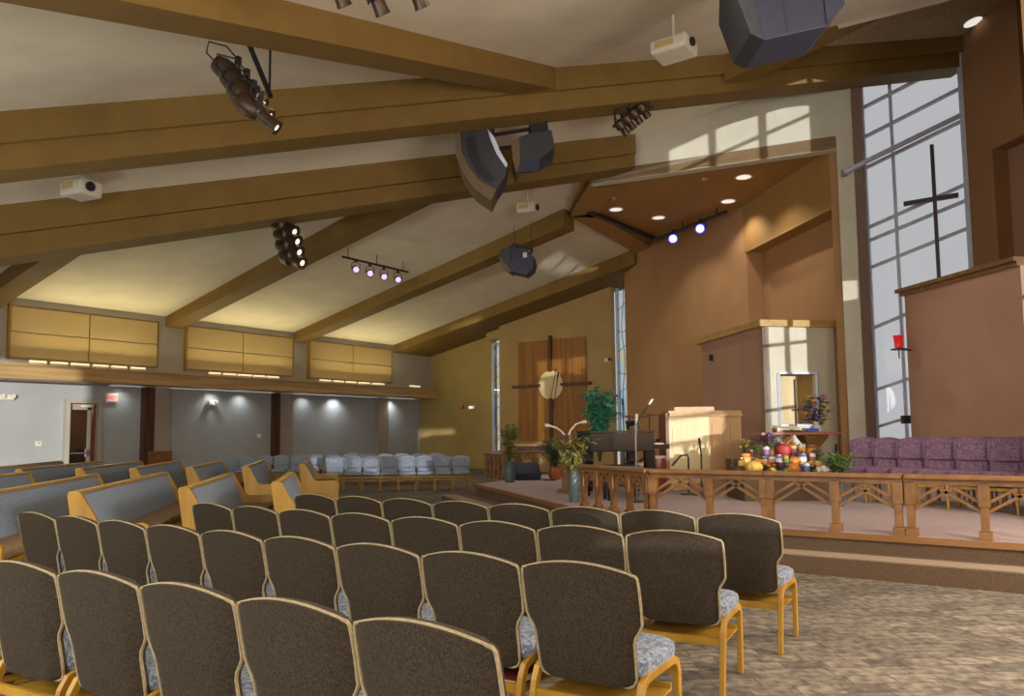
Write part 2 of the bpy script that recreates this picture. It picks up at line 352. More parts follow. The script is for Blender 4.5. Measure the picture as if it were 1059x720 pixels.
for i, (a, b, y) in enumerate(((30, 48, 377), (52, 70, 379), (73, 92, 380), (96, 112, 381), (115, 131, 382), (135, 150, 384), (216, 228, 389), (231, 244, 390), (246, 260, 391), (262, 274, 392), (276, 288, 392), (331, 342, 395), (345, 355, 396), (358, 368, 396), (371, 382, 397), (385, 397, 398), (424, 434, 401))):
    yy = YL-.3; x0, x1 = onY(a, y, yy).x, onY(b, y, yy).x
    bay = 'over the exit door' if i < 6 else 'in the middle bay' if i < 11 else 'in the far bay' if i < 16 else 'alone at the far end of the ledge'
    n = ('first', 'second', 'third', 'fourth', 'fifth', 'sixth')[i if i < 6 else i-6 if i < 11 else i-11 if i < 16 else 0]
    lab = 'small glowing uplight on the wooden ledge, %s from the near end %s' % (n, bay) if i < 16 else 'small glowing uplight alone at the far end of the ledge'
    t = thing('uplight', lab, 'light', ((x0+x1)/2, yy, zl1), 0, 'uplights on the ledge')
    w = x1-x0
    MB().box((0, 0, .03), (w, .12, .06), bev=.008).build('housing', 'white', t); MB().box((0, 0, .085), (w*.94, .09, .05)).build('tube', 'uplamp', t)
# east wall and cross wall
cxl = onX(517, 400, XE-.8); cxr = onX(633, 400, XE-.8); XC = XE-.8
gl0 = onX(509.5, 400, XE); gl1 = onX(518.5, 400, XE)
we = MB(); we.box((XE+.15, (gl0.y+YW+.3)/2, 3.9), (.3, YW+.3-gl0.y, 7.8)); we.box((XE+.15, (gl0.y+gl1.y)/2-.3, 6.6), (.3, gl0.y-gl1.y+.6, 2.6))
struct(we.build('wall_east', 'olive'), 'olive wall closing the far corner', 'wall')
struct(MB().box((XC+.15, (cxl.y+cxr.y)/2, 4.75), (.3, cxl.y-cxr.y, 9.5)).build('wall_east', 'tan'), 'tan wall carrying the wooden cross panel', 'wall')
struct(MB().extr([(17.9, cxl.y+1.2, zfar(cxl.y)-.75)]*0 or [(XE, cxl.y+.05, 5.2), (XE, cxl.y+.9, 5.2), (XE, cxl.y+.9, 8), (XE, cxl.y+.05, 8)], (-.5, 0, 0)).build('trim_10', 'olive'), 'olive bulkhead above the narrow stained glass strip', 'trim')
def strip(name, p0, p1, z0, z1, label, nb):
    p0, p1 = V((p0.x, p0.y, 0)), V((p1.x, p1.y, 0)); d = (p1-p0); w = d.length; rz = math.atan2(d.y, d.x); mid = (p0+p1)/2
    t = thing(name, label, 'window', (mid.x, mid.y, z0), rz); t['kind'] = 'structure'; h = z1-z0
    f = MB(); f.box((-w/2+.03, 0, h/2), (.06, .12, h)); f.box((w/2-.03, 0, h/2), (.06, .12, h)); f.box((0, 0, h-.03), (w, .12, .06)); f.box((0, 0, .03), (w, .12, .06)); f.build('window_frame', 'steelblue', t)
    MB().box((0, 0, h/2), (w-.1, .015, h-.1)).build('pane', 'stained', t)
    l = MB(); pts = [(-w*.1+.1*w*math.sin(i*1.1), 0, h*i/14) for i in range(15)]; l.tube(pts, .012, 5)
    for k in range(nb): z = h*(k+.6)/nb; l.tube([(-w/2+.04, 0, z), (0, 0, z+.12*(-1)**k), (w/2-.04, 0, z+.2)], .012, 5)
    l.build('leading', 'bronze', t)
strip('window_1', gl0, gl1, .7, onX(513, 355, XE).z, 'narrow stained glass strip left of the wooden cross panel', 7)
# brown wall
b0, b1 = so[0], so[4]
br0 = V((b0.x, b0.y, 0)); br1 = V((b1.x, b1.y, 0)); bd = (br1-br0).normalized(); bn = V((bd.y, -bd.x, 0))
if bn.x < 0: bn = -bn
nb_, db_ = vpl(b0, b1)
brs = onp(648, 400, nb_, db_); brs.z = 0
pil = V((brs.x, brs.y, 0))
struct(MB().extr([pil, br1, br1+bn*.4, pil+bn*.4], (0, 0, H+.6)).build('wall_back', 'brown'), 'large brown wall behind the drums and organ', 'wall')
cwr = V((XC, cxr.y, 0))
gp0 = V((XC+.5, cxr.y, 0)); gp1 = pil+bn*.25
strip('window_2', gp0, gp1, .9, onX(640, 289, XC).z, 'wide stained glass strip between the tan wall and the brown wall', 8)
struct(MB().extr([gp0+V((0, 0, onX(640, 289, XC).z)), gp1+V((0, 0, onX(640, 289, XC).z)), gp1+V((0, 0, 9.5)), gp0+V((0, 0, 9.5))], (.3, 0, 0)).build('trim_11', 'tan'), 'wall above the wide stained glass strip', 'trim')
struct(MB().extr([gp0, gp1, gp1+V((0, 0, .9)), gp0+V((0, 0, .9))], (.3, 0, 0)).build('trim_12', 'tan'), 'sill wall below the wide stained glass strip', 'trim')
# platform soffit, fascia, bulkhead wall
c_, d_ = so[2], so[3]; a_, b_, e_ = so[0], so[1], so[4]
fd = (d_-c_).normalized(); nf_, df_ = vpl(c_, d_)
fin = V((-fd.y, fd.x, 0)); fin = fin if fin.x > 0 else -fin
struct(MB().extr([a_+V((.6, .2, 0)), b_, c_, d_, e_+V((.4, 0, 0))], (0, 0, .2)).build('ceiling', 'soffit'), 'brown dropped ceiling over the platform', 'ceiling')
dch = (b_-c_).normalized()
def edge(p, q, inn, w, name, z=-.07): return struct(MB().extr([p+V((0, 0, z)), q+V((0, 0, z)), q+inn*w+V((0, 0, z)), p+inn*w+V((0, 0, z))], (0, 0, -z+.02)).build(name, 'soffit'), 'raised border under the dropped ceiling', 'trim')
mid = (a_+b_+c_+d_+e_)/5
def inward(p, q):
    d = (q-p).normalized(); n = V((-d.y, d.x, 0)); return n if n.dot(mid-p) > 0 else -n
edge(a_, b_, inward(a_, b_), .7, 'trim_13'); edge(b_, c_, inward(b_, c_), .7, 'trim_14'); edge(c_, d_, inward(c_, d_), .35, 'trim_15')
struct(MB().extr([a_, b_, b_+V((0, 0, 1.6)), a_+V((0, 0, 1.6))], inward(a_, b_)*.2).build('wall_platform', 'soffit'), 'side face of the dropped platform ceiling', 'wall')
struct(MB().extr([b_, c_, c_+V((0, 0, 1.6)), b_+V((0, 0, 1.6))], inward(b_, c_)*.2).build('wall_platform', 'soffit'), 'angled side face of the dropped platform ceiling', 'wall')
pe = onp(888, 280, nf_, df_); pe = V((pe.x, pe.y, 0))
pc = onp(872.5, 280, nf_, df_); pc = V((pc.x, pc.y, 0))
g = lambda p, z: V((p.x, p.y, z))
struct(MB().extr([g(c_, H-.08), g(d_, H-.08), g(d_, zfar(d_.y)+.1), g(c_, zfar(c_.y)+.1)], fin*.25).build('wall_platform', 'cream'), 'cream wall above the dropped ceiling with sunlit patches', 'wall')
struct(MB().extr([g(d_, 0), g(pe, 0), g(pe, zfar(pe.y)+.1), g(d_, zfar(d_.y)+.1)], fin*.9).build('wall_platform', 'cream'), 'cream pillar beside the tall window', 'wall')
dd = (g(d_, 0)-g(e_, 0)).normalized(); nbk, dbk = vpl(e_, d_)
out = V((dd.y, -dd.x, 0)); out = out if out.dot(V((1, -1, 0))) > 0 else -out
zb = onp(770, 262, nbk, dbk).z
dq = d_-dd*.25
struct(MB().extr([g(e_, zb+.03), g(dq, zb+.03), g(dq, H+.1), g(e_, H+.1)], out*.3).build('wall_platform', 'soffit'), 'hanging brown bulkhead beside the pillar', 'wall')
struct(MB().extr([g(e_, 0)+out*.45, g(dq, 0)+out*.45, g(dq, H)+out*.45, g(e_, H)+out*.45], out*.15).build('wall_platform', 'brown'), 'brown wall recessed below the hanging bulkhead', 'wall')
struct(MB().extr([g(e_, 0), g(e_, 0)+out*.5, g(e_, zb)+out*.5, g(e_, zb)], bd*.1).build('trim_16', 'brown'), 'return at the end of the brown wall', 'trim')
struct(MB().extr([g(e_, zb), g(dq, zb), g(dq, zb)+out*.46, g(e_, zb)+out*.46], (0, 0, .04)).build('trim_22', 'soffit'), 'underside of the hanging bulkhead', 'trim')
struct(MB().bar(g(e_, zb)+dd*.5-out*.02, g(dq, zb)-dd*.1-out*.02, .06, .05).build('trim_17', 'tan'), 'thin trim along the lower edge of the hanging bulkhead', 'trim')
# tall window
XWN = pe.x+1.25
wl_ = onX(889, 120, XWN); wr_ = onX(1000, 200, XWN)
y1, y0 = onX(901, 300, XWN).y+.02, onX(1000, 200, XWN).y
ztop = zfar(y0)+.1
struct(MB().extr([g(pe, 0), (XWN+.1, y1, 0), (XWN+.1, y1, zfar(y1)+.1), g(pe, zfar(y1)+.1)], (.12, .5, 0)).build('wall_window', 'brown'), 'brown reveal beside the tall window', 'wall')
t = thing('window_3', 'tall bright window with slanted muntins beside the cream pillar', 'window', (XWN, (y0+y1)/2, 0)); t['kind'] = 'structure'
def L(p): return p-V((XWN, (y0+y1)/2, 0))
yc = (y0+y1)/2
fr = MB()
for yy in (y0, y1): fr.box((0, yy-yc, ztop/2), (.14, .09, ztop))
ym = onX(922, 129, XWN).y; fr.box((0, ym-yc, ztop/2), (.1, .06, ztop))
fr.build('window_frame', 'steelblue', t)
for i, ((xa, ya), (xb, yb)) in enumerate((((890, 113), (960, 77)), ((892, 143), (990, 93)), ((893, 175), (993, 126)), ((897, 236), (998, 191)), ((899, 249), (1000, 207)), ((900, 277), (1001, 236)), ((904, 339), (942, 323)), ((907, 403), (942, 391)), ((909, 441), (942, 431)))):
    p, q = onX(xa, ya, XWN), onX(xb, yb, XWN); s_ = (q.z-p.z)/(q.y-p.y)
    MB().bar((0, y1-yc, p.z+s_*(y1-p.y)), (0, y0-yc, p.z+s_*(y0-p.y)), .09, .06).build('muntin', 'steelblue', t)
MB().box((.01, 0, ztop/2), (.012, y1-y0, ztop)).build('pane', 'glass', t)
# right wall (45 degrees) with recess
w0 = V((XWN, y0, 0)); D1 = V((-.7071, -.7071, 0)); w1 = w0+D1*((y0-.2)/.7071); wn = V((.7071, -.7071, 0))
zr = zfar(0)+.1
npl, dpl = vpl(w0, w1)
rc0 = onp(1029, 200, npl, dpl); rzt = onp(1036, 150, npl, dpl).z; tr_ = (V((rc0.x, rc0.y, 0))-w0).length
rw = MB(); rw.extr([w0, w0+D1*tr_, g(w0+D1*tr_, zr), g(w0, zr)], wn*.5); rw.extr([g(w0+D1*tr_, rzt), g(w1, rzt), g(w1, zr), g(w0+D1*tr_, zr)], wn*.5)
struct(rw.build('wall_right', 'brown'), 'brown wall right of the tall window', 'wall')
struct(MB().extr([w0+D1*tr_+wn*.35, w1+wn*.35, g(w1, rzt+.2)+wn*.35, g(w0+D1*tr_, rzt+.2)+wn*.35], wn*.2).build('wall_right', 'pink'), 'recessed panel in the brown right wall', 'wall')
# unseen side walls, added to hold back the sun except through shaped window openings
YS = .08
def winwall(ys, X0, X1, ztop_, wins, label):
    ws = MB(); cut = sorted(set([X0, X1]+[v for w_ in wins for v in w_[:2]]))
    for a, b in zip(cut, cut[1:]):
        zs = sorted([(w_[2], w_[3]) for w_ in wins if w_[0] <= a+1e-6 and w_[1] >= b-1e-6]); z = 0
        for z0, z1 in zs+[(ztop_, ztop_)]:
            if z0 > z: ws.box(((a+b)/2, ys-.15, (z+z0)/2), (b-a, .3, z0-z))
            z = z1
    struct(ws.build('wall_right', 'brown'), label, 'wall')
    for a, b, z0, z1 in wins:
        t = thing('window_%d' % wn_[0], 'unseen side window placed to let low sun in', 'window', ((a+b)/2, ys-.15, z0)); t['kind'] = 'structure'; wn_[0] += 1
        w = b-a; h = z1-z0; f = MB(); nv = max(1, round(w/1.1))
        for k in range(nv+1): f.box((-w/2+w*k/nv, 0, h/2), (.09, .1, h))
        f.build('window_frame', 'steelblue', t)
        sl = .15 if z0 > 5 else .04
        for k in (.33, .7): MB().bar((-w/2, 0, h*k-sl*w), (w/2, 0, h*k+sl*w), .08, .07).build('muntin', 'steelblue', t)
        MB().box((0, .01, h/2), (w, .012, h)).build('pane', 'glass', t)
wn_ = [4]
winwall(YS, 10.6, w1.x+.6, 10.6, [(12.7, 14.6, .8, 4.6), (11.0, 13.9, 7.3, 9.0)], 'unseen side wall added beyond the brown right wall to hold back sun')
winwall(-4.2, -8, 7.6, 6.2, [(-.8, 1.2, .95, 1.45), (1.6, 3.1, .95, 1.45), (5.8, 7.4, 1.1, 2.4)], 'unseen side wall added along the seating to hold back sun, right of the camera')
struct(MB().extr([(10.6, .08, 0), (7.6, -4.2, 0), (7.6, -4.2, 6.3), (10.6, .08, 7)], (-.2, 0, 0)).build('wall_right', 'brown'), 'unseen corner wall added along the sun rays between the two side walls', 'wall')  # unseen wall, slanted with the sun so the rays stay clear
# ------------------------------------------------------------------ girders and beams
def girder(p, q, up, lo, drop1, drop2, name, label):
    d = V((q.x-p.x, q.y-p.y, 0)).normalized(); n = V((d.y, -d.x, 0)); m_ = MB()
    for w, z0, z1 in ((up, drop1[0], .15), (lo, drop2[0], drop1[0]+.001)):
        pass
    a0, a1 = drop1; c0, c1 = drop2
    m_.hull([p+n*up/2-V((0, 0, a0)), p-n*up/2-V((0, 0, a0)), q-n*up/2-V((0, 0, a1)), q+n*up/2-V((0, 0, a1))], [p+n*up/2+V((0, 0, .15)), p-n*up/2+V((0, 0, .15)), q-n*up/2+V((0, 0, .15)), q+n*up/2+V((0, 0, .15))])
    m_.hull([p+n*lo/2-V((0, 0, c0)), p-n*lo/2-V((0, 0, c0)), q-n*lo/2-V((0, 0, c1)), q+n*lo/2-V((0, 0, c1))], [p+n*lo/2-V((0, 0, a0-.01)), p-n*lo/2-V((0, 0, a0-.01)), q-n*lo/2-V((0, 0, a1-.01)), q+n*lo/2-V((0, 0, a1-.01))])
    return struct(m_.build(name, 'beam'), label, 'beam')
def along(px, z_off, p, d):  # parameter on line p+t*d for pixel column px (horizontal search)
    best = None
    for i in range(-400, 1600):
        t_ = i/1000; w = p+d*t_-C0; x = PPX+FPX*w.dot(cR)/w.dot(cF)
        if best is None or abs(x-px) < best[0]: best = (abs(x-px), t_)
    return p+d*best[1]
nAn = V((-nA.x, -nA.y, 0))
pa = along(-60, 0, A0, dA)+nAn*.36; pb = lineA(1.0)+nAn*.36
girder(pa, pb, .72, .56, (.55, .33), (1.0, .62), 'ceiling_beam', 'huge stepped mustard girder crossing the room nearest the camera')
B0 = onp(0, 212, nF, dF); B1 = onp(644, 140, nF, dF); dB = B1-B0
pa = along(-60, 0, B0, dB)+nAn*.4; pb = B1+nAn*.4
nfp = nf_; tt = (df_-nf_.dot(pb))/nf_.dot(dB); pb = pb+dB*tt*.995
girder(pa, pb, .8, .6, (.62, .45), (1.1, .72), 'ceiling_beam', 'stepped mustard girder behind the hanging speakers')
# secondary beams (far side): along Y
for i, (px, py) in enumerate(((-12, 306), (180, 329), (310, 345), (None, None))):
    if px is not None: xb = onY(px, py, YL).x
    else: xb = 22.35
    w = .55 if px is not None else 1.4
    yb = (B0.y+(xb-B0.x)/dB.x*dB.y)+1.0 if xb < so[1].x-1 else so[1].y+.1
    if px is None: xb = onY(407, 357, YL).x+w/2; yb = so[0].y
    pts = [(xb-w/2, YL, zfar(YL)+.1), (xb-w/2, yb, zfar(yb)+.1), (xb-w/2, yb, zfar(yb)-.5), (xb-w/2, YL, zfar(YL)-.32)]
    struct(MB().extr(pts, (w if px is not None else XE-xb+w/2, 0, 0)).build('ceiling_beam', 'beam'), ('mustard ceiling beam rising over the exit door', 'mustard ceiling beam rising from between two wall panels', 'mustard ceiling beam rising above the blue chairs', 'wide mustard ceiling beam along the olive and tan walls')[i], 'beam')
# near beams
e1 = onp(528, 66, nN, dN); e1b = onp(0, -10, nN, dN)
yn = e1.y-.3
xs_ = e1.x-.2
xe_ = A0.x+(yn-A0.y)/dA.y*dA.x
struct(MB().extr([(xe_, yn, znear(xe_, yn)+.1), (-2, yn, znear(-2, yn)+.1), (-2, yn, znear(-2, yn)-.42), (xe_, yn, znear(xe_, yn)-.42)], (0, .55, 0)).build('ceiling_beam', 'beam'), 'mustard beam running from over the camera down to the nearest girder', 'beam')
struct(MB().extr([(XN2, An2.y, zfar(An2.y)+.1), (XN2, -.5, zfar(-.5)+.1), (XN2, -.5, zfar(-.5)-.55), (XN2, An2.y, zfar(An2.y)-.55)], (.5, 0, 0)).build('ceiling_beam', 'beam'), 'short mustard beam behind the large black speaker', 'beam')
# ------------------------------------------------------------------ platform
ZS = .36; XR = 8.55
yc0 = 4.05; rend = V((9.5, 5.55, 0)); lend = onZ(492, 501, ZS); l2 = onZ(470, 497, ZS)
plat = [(XR-.12, -3), (XR-.12, yc0+.02), (rend.x-.12, rend.y+.08), (lend.x, lend.y), (XC, lend.y+2.2), (XC, -3)]
PB = [(XR-.12, -3), (XR-.12, yc0+.02), (rend.x-.12, rend.y+.08), (lend.x, lend.y), (XC, lend.y+2.2), (XC+.0, 8), (XWN-.2, 6.4), (XWN-.2, .5), (XWN-.2-1.9, .2), (14, .2), (14, -3)]
PB = plat
struct(MB().extr([V((x, y, ZS-.03)) for x, y in PB], (0, 0, .03)).build('floor', 'stagecarpet'), 'mauve carpet of the raised platform', 'floor')
def off(pts, dx): return [(x-dx*.98, y+dx*.35) for x, y in pts]
struct(MB().extr([V((x, y, 0)) for x, y in PB], (0, 0, ZS-.03)).build('trim_18', 'riser'), 'brown carpeted upper step of the platform', 'trim')
st2 = [(XR-.62, -3), (XR-.62, yc0+.2), (rend.x-.7, rend.y+.42), (lend.x-.75, lend.y+.3), (XC-1, lend.y+2.6), (XC-1, lend.y+2), (lend.x+.2, lend.y-.2), (rend.x, rend.y), (XR, yc0), (XR, -3)]
struct(MB().extr([V((x, y, 0)) for x, y in st2], (0, 0, .17)).build('trim_19', 'riser'), 'brown carpeted lower step before the platform', 'trim')
tr = MB()
front = [(XR-.12, -3), (XR-.12, yc0+.02), (rend.x-.12, rend.y+.08), (lend.x, lend.y)]
for p, q in zip(front, front[1:]): tr.bar((p[0]-.01, p[1], ZS-.025), (q[0]-.01, q[1], ZS-.025), .05, .06)
struct(tr.build('trim_20', 'rail'), 'wooden nosing along the platform edge', 'trim')
tr = MB()
f2 = st2[:4]
for p, q in zip(f2, f2[1:]): tr.bar((p[0]+.2, p[1], .172), (q[0]+.2, q[1], .172), .3, .012)
struct(tr.build('trim_21', 'tread'), 'paler carpet strip on the lower step', 'trim')
# communion rail, straight sections
ZR = .61
def lattice(m_, x0, x1, z0, z1):
    c = (x0+x1)/2; w = x1-x0; k = .62
    for s_ in (0, .085):
        for sg in (1, -1):
            a = (c-sg*(w/2), 0, z0+s_); b = (c+sg*w*.16-sg*0, 0, z1+s_*.0-.0)
            p, q = V(a), V((c+sg*(.06), 0, z1-.0+s_*0))
            # diagonal from the post up towards the middle, crossing its mate
            zt = min(z1, z0+s_+(w/2+.05)*k); xt = c-sg*(w/2)+sg*(zt-z0-s_)/k
            m_.bar(a, (xt, 0, zt), .028, .022, (0, 1, 0))
def rail_section(loc, rz, length, posts, label, arch=False):
    t = thing('communion_rail', label, 'rail', loc, rz, 'sections of the communion rail')
    MB().box((length/2, 0, ZR-.025), (length, .16, .05), bev=.012).build('top_rail', 'rail', t)
    MB().box((length/2, 0, ZR-.075), (length, .07, .05)).build('under_rail', 'rail', t)
    for px in posts:
        p_ = MB(); p_.box((px, 0, .31), (.07, .07, .46)); p_.box((px, 0, .04), (.11, .11, .08)); p_.box((px, 0, .42), (.1, .085, .22))
        p_.build('post', 'rail', t, bevel=.006)
    for a, b in zip(posts, posts[1:]):
        m_ = MB()
        if not arch: lattice(m_, a+.04, b-.04, .27, ZR-.1)
        else:
            c = (a+b)/2; w = b-a
            for sg in (1, -1):
                m_.sweep([(c-sg*w/2+sg*.02, 0, .2), (c-sg*w/2+sg*.04, 0, .3), (c-sg*w*.25, 0, .42), (c+sg*.0, 0, ZR-.1)], .04, .05, (0, 1, 0))
                m_.bar((c-sg*w/2, 0, .33), (c-sg*0, 0, ZR-.1+.0), .03, .03, (0, 1, 0)); m_.bar((c, 0, .4), (c-sg*w*.42, 0, ZR-.1), .03, .03, (0, 1, 0))
        m_.build('lattice', 'rail', t)
    return t
def ypx(x): return onX(x, 520, XR).y
posts_px = [676, 734, 791, 797, 864, 929, 942, 1018, 1094]
ys_ = [ypx(x) for x in posts_px]
rail_section((XR, yc0-.02, ZS), -PI/2, yc0-ys_[2]-.01, [yc0-.02-y-.0 for y in ys_[:3]], 'straight lattice rail section next to the rail corner')
rail_section((XR, ys_[3]+.05, ZS), -PI/2, ys_[3]-ys_[5]+.1, [ys_[3]+.05-y for y in ys_[3:6]], 'straight lattice rail section before the pumpkins and purple chairs')
rail_section((XR, ys_[6]+.05, ZS), -PI/2, ys_[6]-ys_[8]+.1, [ys_[6]+.05-y for y in ys_[6:9]], 'lattice rail section nearest the camera, before the purple chairs')
v = rend-V((XR, yc0, 0)); Lr = v.length
ta = rail_section((XR, yc0, ZS), math.atan2(v.y, v.x), Lr, [.06, Lr*.27, Lr*.5, Lr*.74, Lr-.06], 'short angled rail section with pointed wooden arches', True)
# ------------------------------------------------------------------ chairs
def outline(n=8):
    pr = [(.362, .19), (.37, .212), (.395, .226), (.46, .229), (.545, .231), (.575, .24), (.605, .26), (.63, .271), (.70, .273), (.78, .272), (.818, .269), (.83, .262)]
    return pr
def yb(z): return -.17-.20*(z-.40)
def back_pt(x, z, hw, off): 
    t = max(0, (z-.6)/.23); zz = z+.042*t*(1-(x/max(hw, .01))**2)
    return V((x, yb(z)-.028*(1-(x/.27)**2)+off, zz))
def make_chair(name, label, backm, seatm, pipem, woodm, group, cush=True):
    t = thing(name, label, 'chair', group=group)
    pr = outline(); n = 10
    b = MB()
    def surf(off, edge_in):
        g_ = []
        for z, hw in pr:
            g_.append([b.b.verts.new(back_pt(hw*(2*k/n-1)*(1), z, hw, off if 0 < k < n else off*.25)) for k in range(n+1)])
        return g_
    fr_, bk_ = surf(.03, 0), surf(-.03, 0)
    for g_ in (fr_, bk_):
        for i in range(len(pr)-1):
            for k in range(n): b.b.faces.new((g_[i][k], g_[i][k+1], g_[i+1][k+1], g_[i+1][k]))
    ring = lambda g_: [g_[0][k] for k in range(n+1)]+[g_[i][n] for i in range(1, len(pr))]+[g_[-1][k] for k in range(n-1, -1, -1)]+[g_[i][0] for i in range(len(pr)-2, 0, -1)]
    ra, rb = ring(fr_), ring(bk_)
    for i in range(len(ra)): b.b.faces.new((ra[i], ra[(i+1) % len(ra)], rb[(i+1) % len(ra)], rb[i]))
    bo = b.build('backrest', backm, t, True)
    pts = [back_pt(hw, z, hw, -.012) for z, hw in pr]
    top = [back_pt(.26*(1-2*k/n), .83, .26, -.012) for k in range(1, n)]
    pts = pts+top+[V((-p.x, p.y, p.z)) for p in pts[::-1]]
    MB().tube(pts, .0065, 6, False, True).build('piping', pipem, bo)
    if cush:
        for nm, zz in (('upper_cushion', (.585, .60, .65, .72, .78, .81)), ('lower_cushion', (.44, .455, .50, .54, .56, .572))):
            c = MB(); rows_ = []
            for i, z in enumerate(zz):
                hw = (.20 if z < .575 else min(.25, .205+(z-.575)*1.6))*(.97 if i in (0, len(zz)-1) else 1)
                o_ = .012 if i in (0, len(zz)-1) else .055
                rows_.append([c.b.verts.new(back_pt(hw*(2*k/8-1), z, hw, .02+(o_ if 0 < k < 8 else .0))) for k in range(9)])
            for i in range(len(zz)-1):
                for k in range(8): c.b.faces.new((rows_[i][k], rows_[i][k+1], rows_[i+1][k+1], rows_[i+1][k]))
            c.build(nm, seatm, bo, True)
    s = MB(); prof = [(.40, .9), (.405, .98), (.435, 1), (.462, .985), (.476, .9), (.484, .7), (.488, .35)]
    rings = []
    for z, k in prof:
        rg = []
        for j in range(28):
            a = 2*PI*j/28; ca, sa = math.cos(a), math.sin(a); e = .38
            rg.append(s.b.verts.new((.262*k*math.copysign(abs(ca)**e, ca), .03+.235*k*math.copysign(abs(sa)**e, sa), z)))
        rings.append(rg)
    for a, c in zip(rings, rings[1:]):
        for j in range(28): s.b.faces.new((a[j], a[(j+1) % 28], c[(j+1) % 28], c[j]))
    s.b.faces.new(rings[0][::-1]); s.b.faces.new(rings[-1])
    so_ = s.build('seat', seatm, t, True)
    for sx in (-.245, .245):
        xd = (1, 0, 0)
        MB().sweep([(sx, .225, 0), (sx, .235, .2), (sx, .235, .33), (sx, .215, .375), (sx, .17, .395), (sx, .0, .397)], .03, .04, xd).build('leg', woodm, t, bevel=.005)
        MB().sweep([(sx, -.27, 0), (sx, -.235, .2), (sx, -.205, .33), (sx, -.18, .375), (sx, -.13, .395), (sx, .0, .397)], .03, .04, xd).build('leg', woodm, t, bevel=.005)
    MB().box((0, -.215, .282), (.48, .022, .04)).build('rear_rail', woodm, t); MB().box((0, .225, .345), (.48, .022, .05)).build('front_rail', woodm, t)
    k = MB(); k.box((0, 0, .262), (.48, .36, .01)); k.box((0, .17, .275), (.48, .012, .03)); k.build('book_rack', woodm, t)
    return t
proto = make_chair('stacking_chair', 'x', 'fabback', 'fabseat', 'piping', 'oak', 'dark brown chairs in the front block')
rowfit = {4: (5.047, 1.468, 1.655, -.006, 8), 3: (4.05, 1.483, 1.722, -.020, 8), 2: (2.867, 1.401, 1.640, -.004, 9), 1: (1.733, 1.265, 1.584, .025, 7)}
rown = {4: 'front row by the communion rail', 3: 'second row from the communion rail', 2: 'third row from the communion rail', 1: 'row nearest the camera'}
ordn = ['at the aisle end', 'second from the aisle end', 'third from the aisle end', 'fourth from the aisle end', 'fifth from the aisle end', 'sixth from the aisle end', 'seventh from the aisle end', 'eighth from the aisle end', 'ninth from the aisle end', 'tenth from the aisle end', 'eleventh from the aisle end']
chairs = {}; first = True
for rk, (x, y, th, ka, n) in rowfit.items():
    for i in range(n):
        a = th+ka*(i+.5); nx, ny = x+.56*math.cos(a), y+.56*math.sin(a)
        cxm, cym = (x+nx)/2, (y+ny)/2
        fx, fy = math.sin(a), -math.cos(a)               # facing: towards the platform
        loc = (cxm+fx*.235, cym+fy*.235, 0); rz = math.atan2(-fx, fy)
        lab = 'dark brown chair, %s, %s' % (ordn[i], rown[rk])
        grp = 'dark brown chairs in the front block'
        if first: proto.location = loc; proto.rotation_euler = (0, 0, rz); proto['label'] = lab; first = False; o = proto
        else: o = dup(proto, loc, rz, lab, grp)
        chairs[(rk, i)] = (o, loc, rz)
        x, y = nx, ny
def hymnal(ch, label, dx=0):
    o, loc, rz = ch
    mt = Matrix.Rotation(rz, 3, 'Z'); p = V(loc)+mt @ V((dx, -.08, .268))
    t = thing('hymnal', label, 'book', p, rz, 'hymnals in the racks under the chairs')
    MB().box((0, 0, .02), (.155, .215, .03)).build('page_block', 'page', t)
    c = MB(); c.box((0, 0, .003), (.165, .225, .006)); c.box((0, 0, .037), (.165, .225, .006)); c.box((-.08, 0, .02), (.006, .225, .04)); c.build('cover', 'book', t)
hymnal(chairs[(2, 1)], 'maroon hymnal in the rack of the second chair of the third row', .12)
hymnal(chairs[(1, 5)], 'maroon hymnal in the rack under a chair in the row nearest the camera', .05)
hymnal(chairs[(1, 3)], 'maroon hymnal in the rack of the fourth chair nearest the camera', .1)
# purple chairs on the platform
pp = make_chair('padded_chair', 'x', 'fabpurple', 'fabpurple', 'fabpurple', 'oak', 'purple chairs on the platform')
SP = .8
px_ = [888.5, 912, 937.5, 966, 999, 1035, 1073]
Pa, Pb = at(888.5, 452, 11.4), at(1073, 451, 9.2)
for r_ in (0, 1):
    for i in range(7 if r_ == 0 else 5):
        if r_ == 0:
            q = ray(px_[i], 452); na, da = vpl(Pa, Pb); p = onp(px_[i], 452, na, da)
        else:
            xx = (947, 978, 1015, 1056, 1096)[i]; na, da = vpl(Pa, Pb); p = onp(xx, 450, na, da-1.0 if na.dot(V((0, 0, 0)))-da < 0 and False else da)
            p = p+V((p.x, p.y, 0)).normalized()*.8
        rd = V((Pb.x-Pa.x, Pb.y-Pa.y)).normalized(); fx, fy = -rd.y*-1, rd.x*-1
        if fx > 0: fx, fy = -fx, -fy
        cdir = V((-p.x, -p.y)).normalized(); ff = (V((fx, fy))*.55+cdir*.45).normalized(); rz = math.atan2(-ff.x, ff.y)
        lab = ('purple padded chair on the platform, %s of the front row' % ('first', 'second', 'third', 'fourth', 'fifth', 'sixth', 'seventh')[i] + ' from the pillar') if r_ == 0 else 'purple padded chair half hidden in the second row, %s from the pillar' % ('first', 'second', 'third', 'fourth', 'fifth')[i]
        loc = (p.x, p.y, ZS)
        if r_ == 0 and i == 0: pp.location = loc; pp.rotation_euler = (0, 0, rz); pp.scale = (SP, SP, 1.08); pp['label'] = lab
        else: dup(pp, loc, rz, lab, 'purple chairs on the platform')
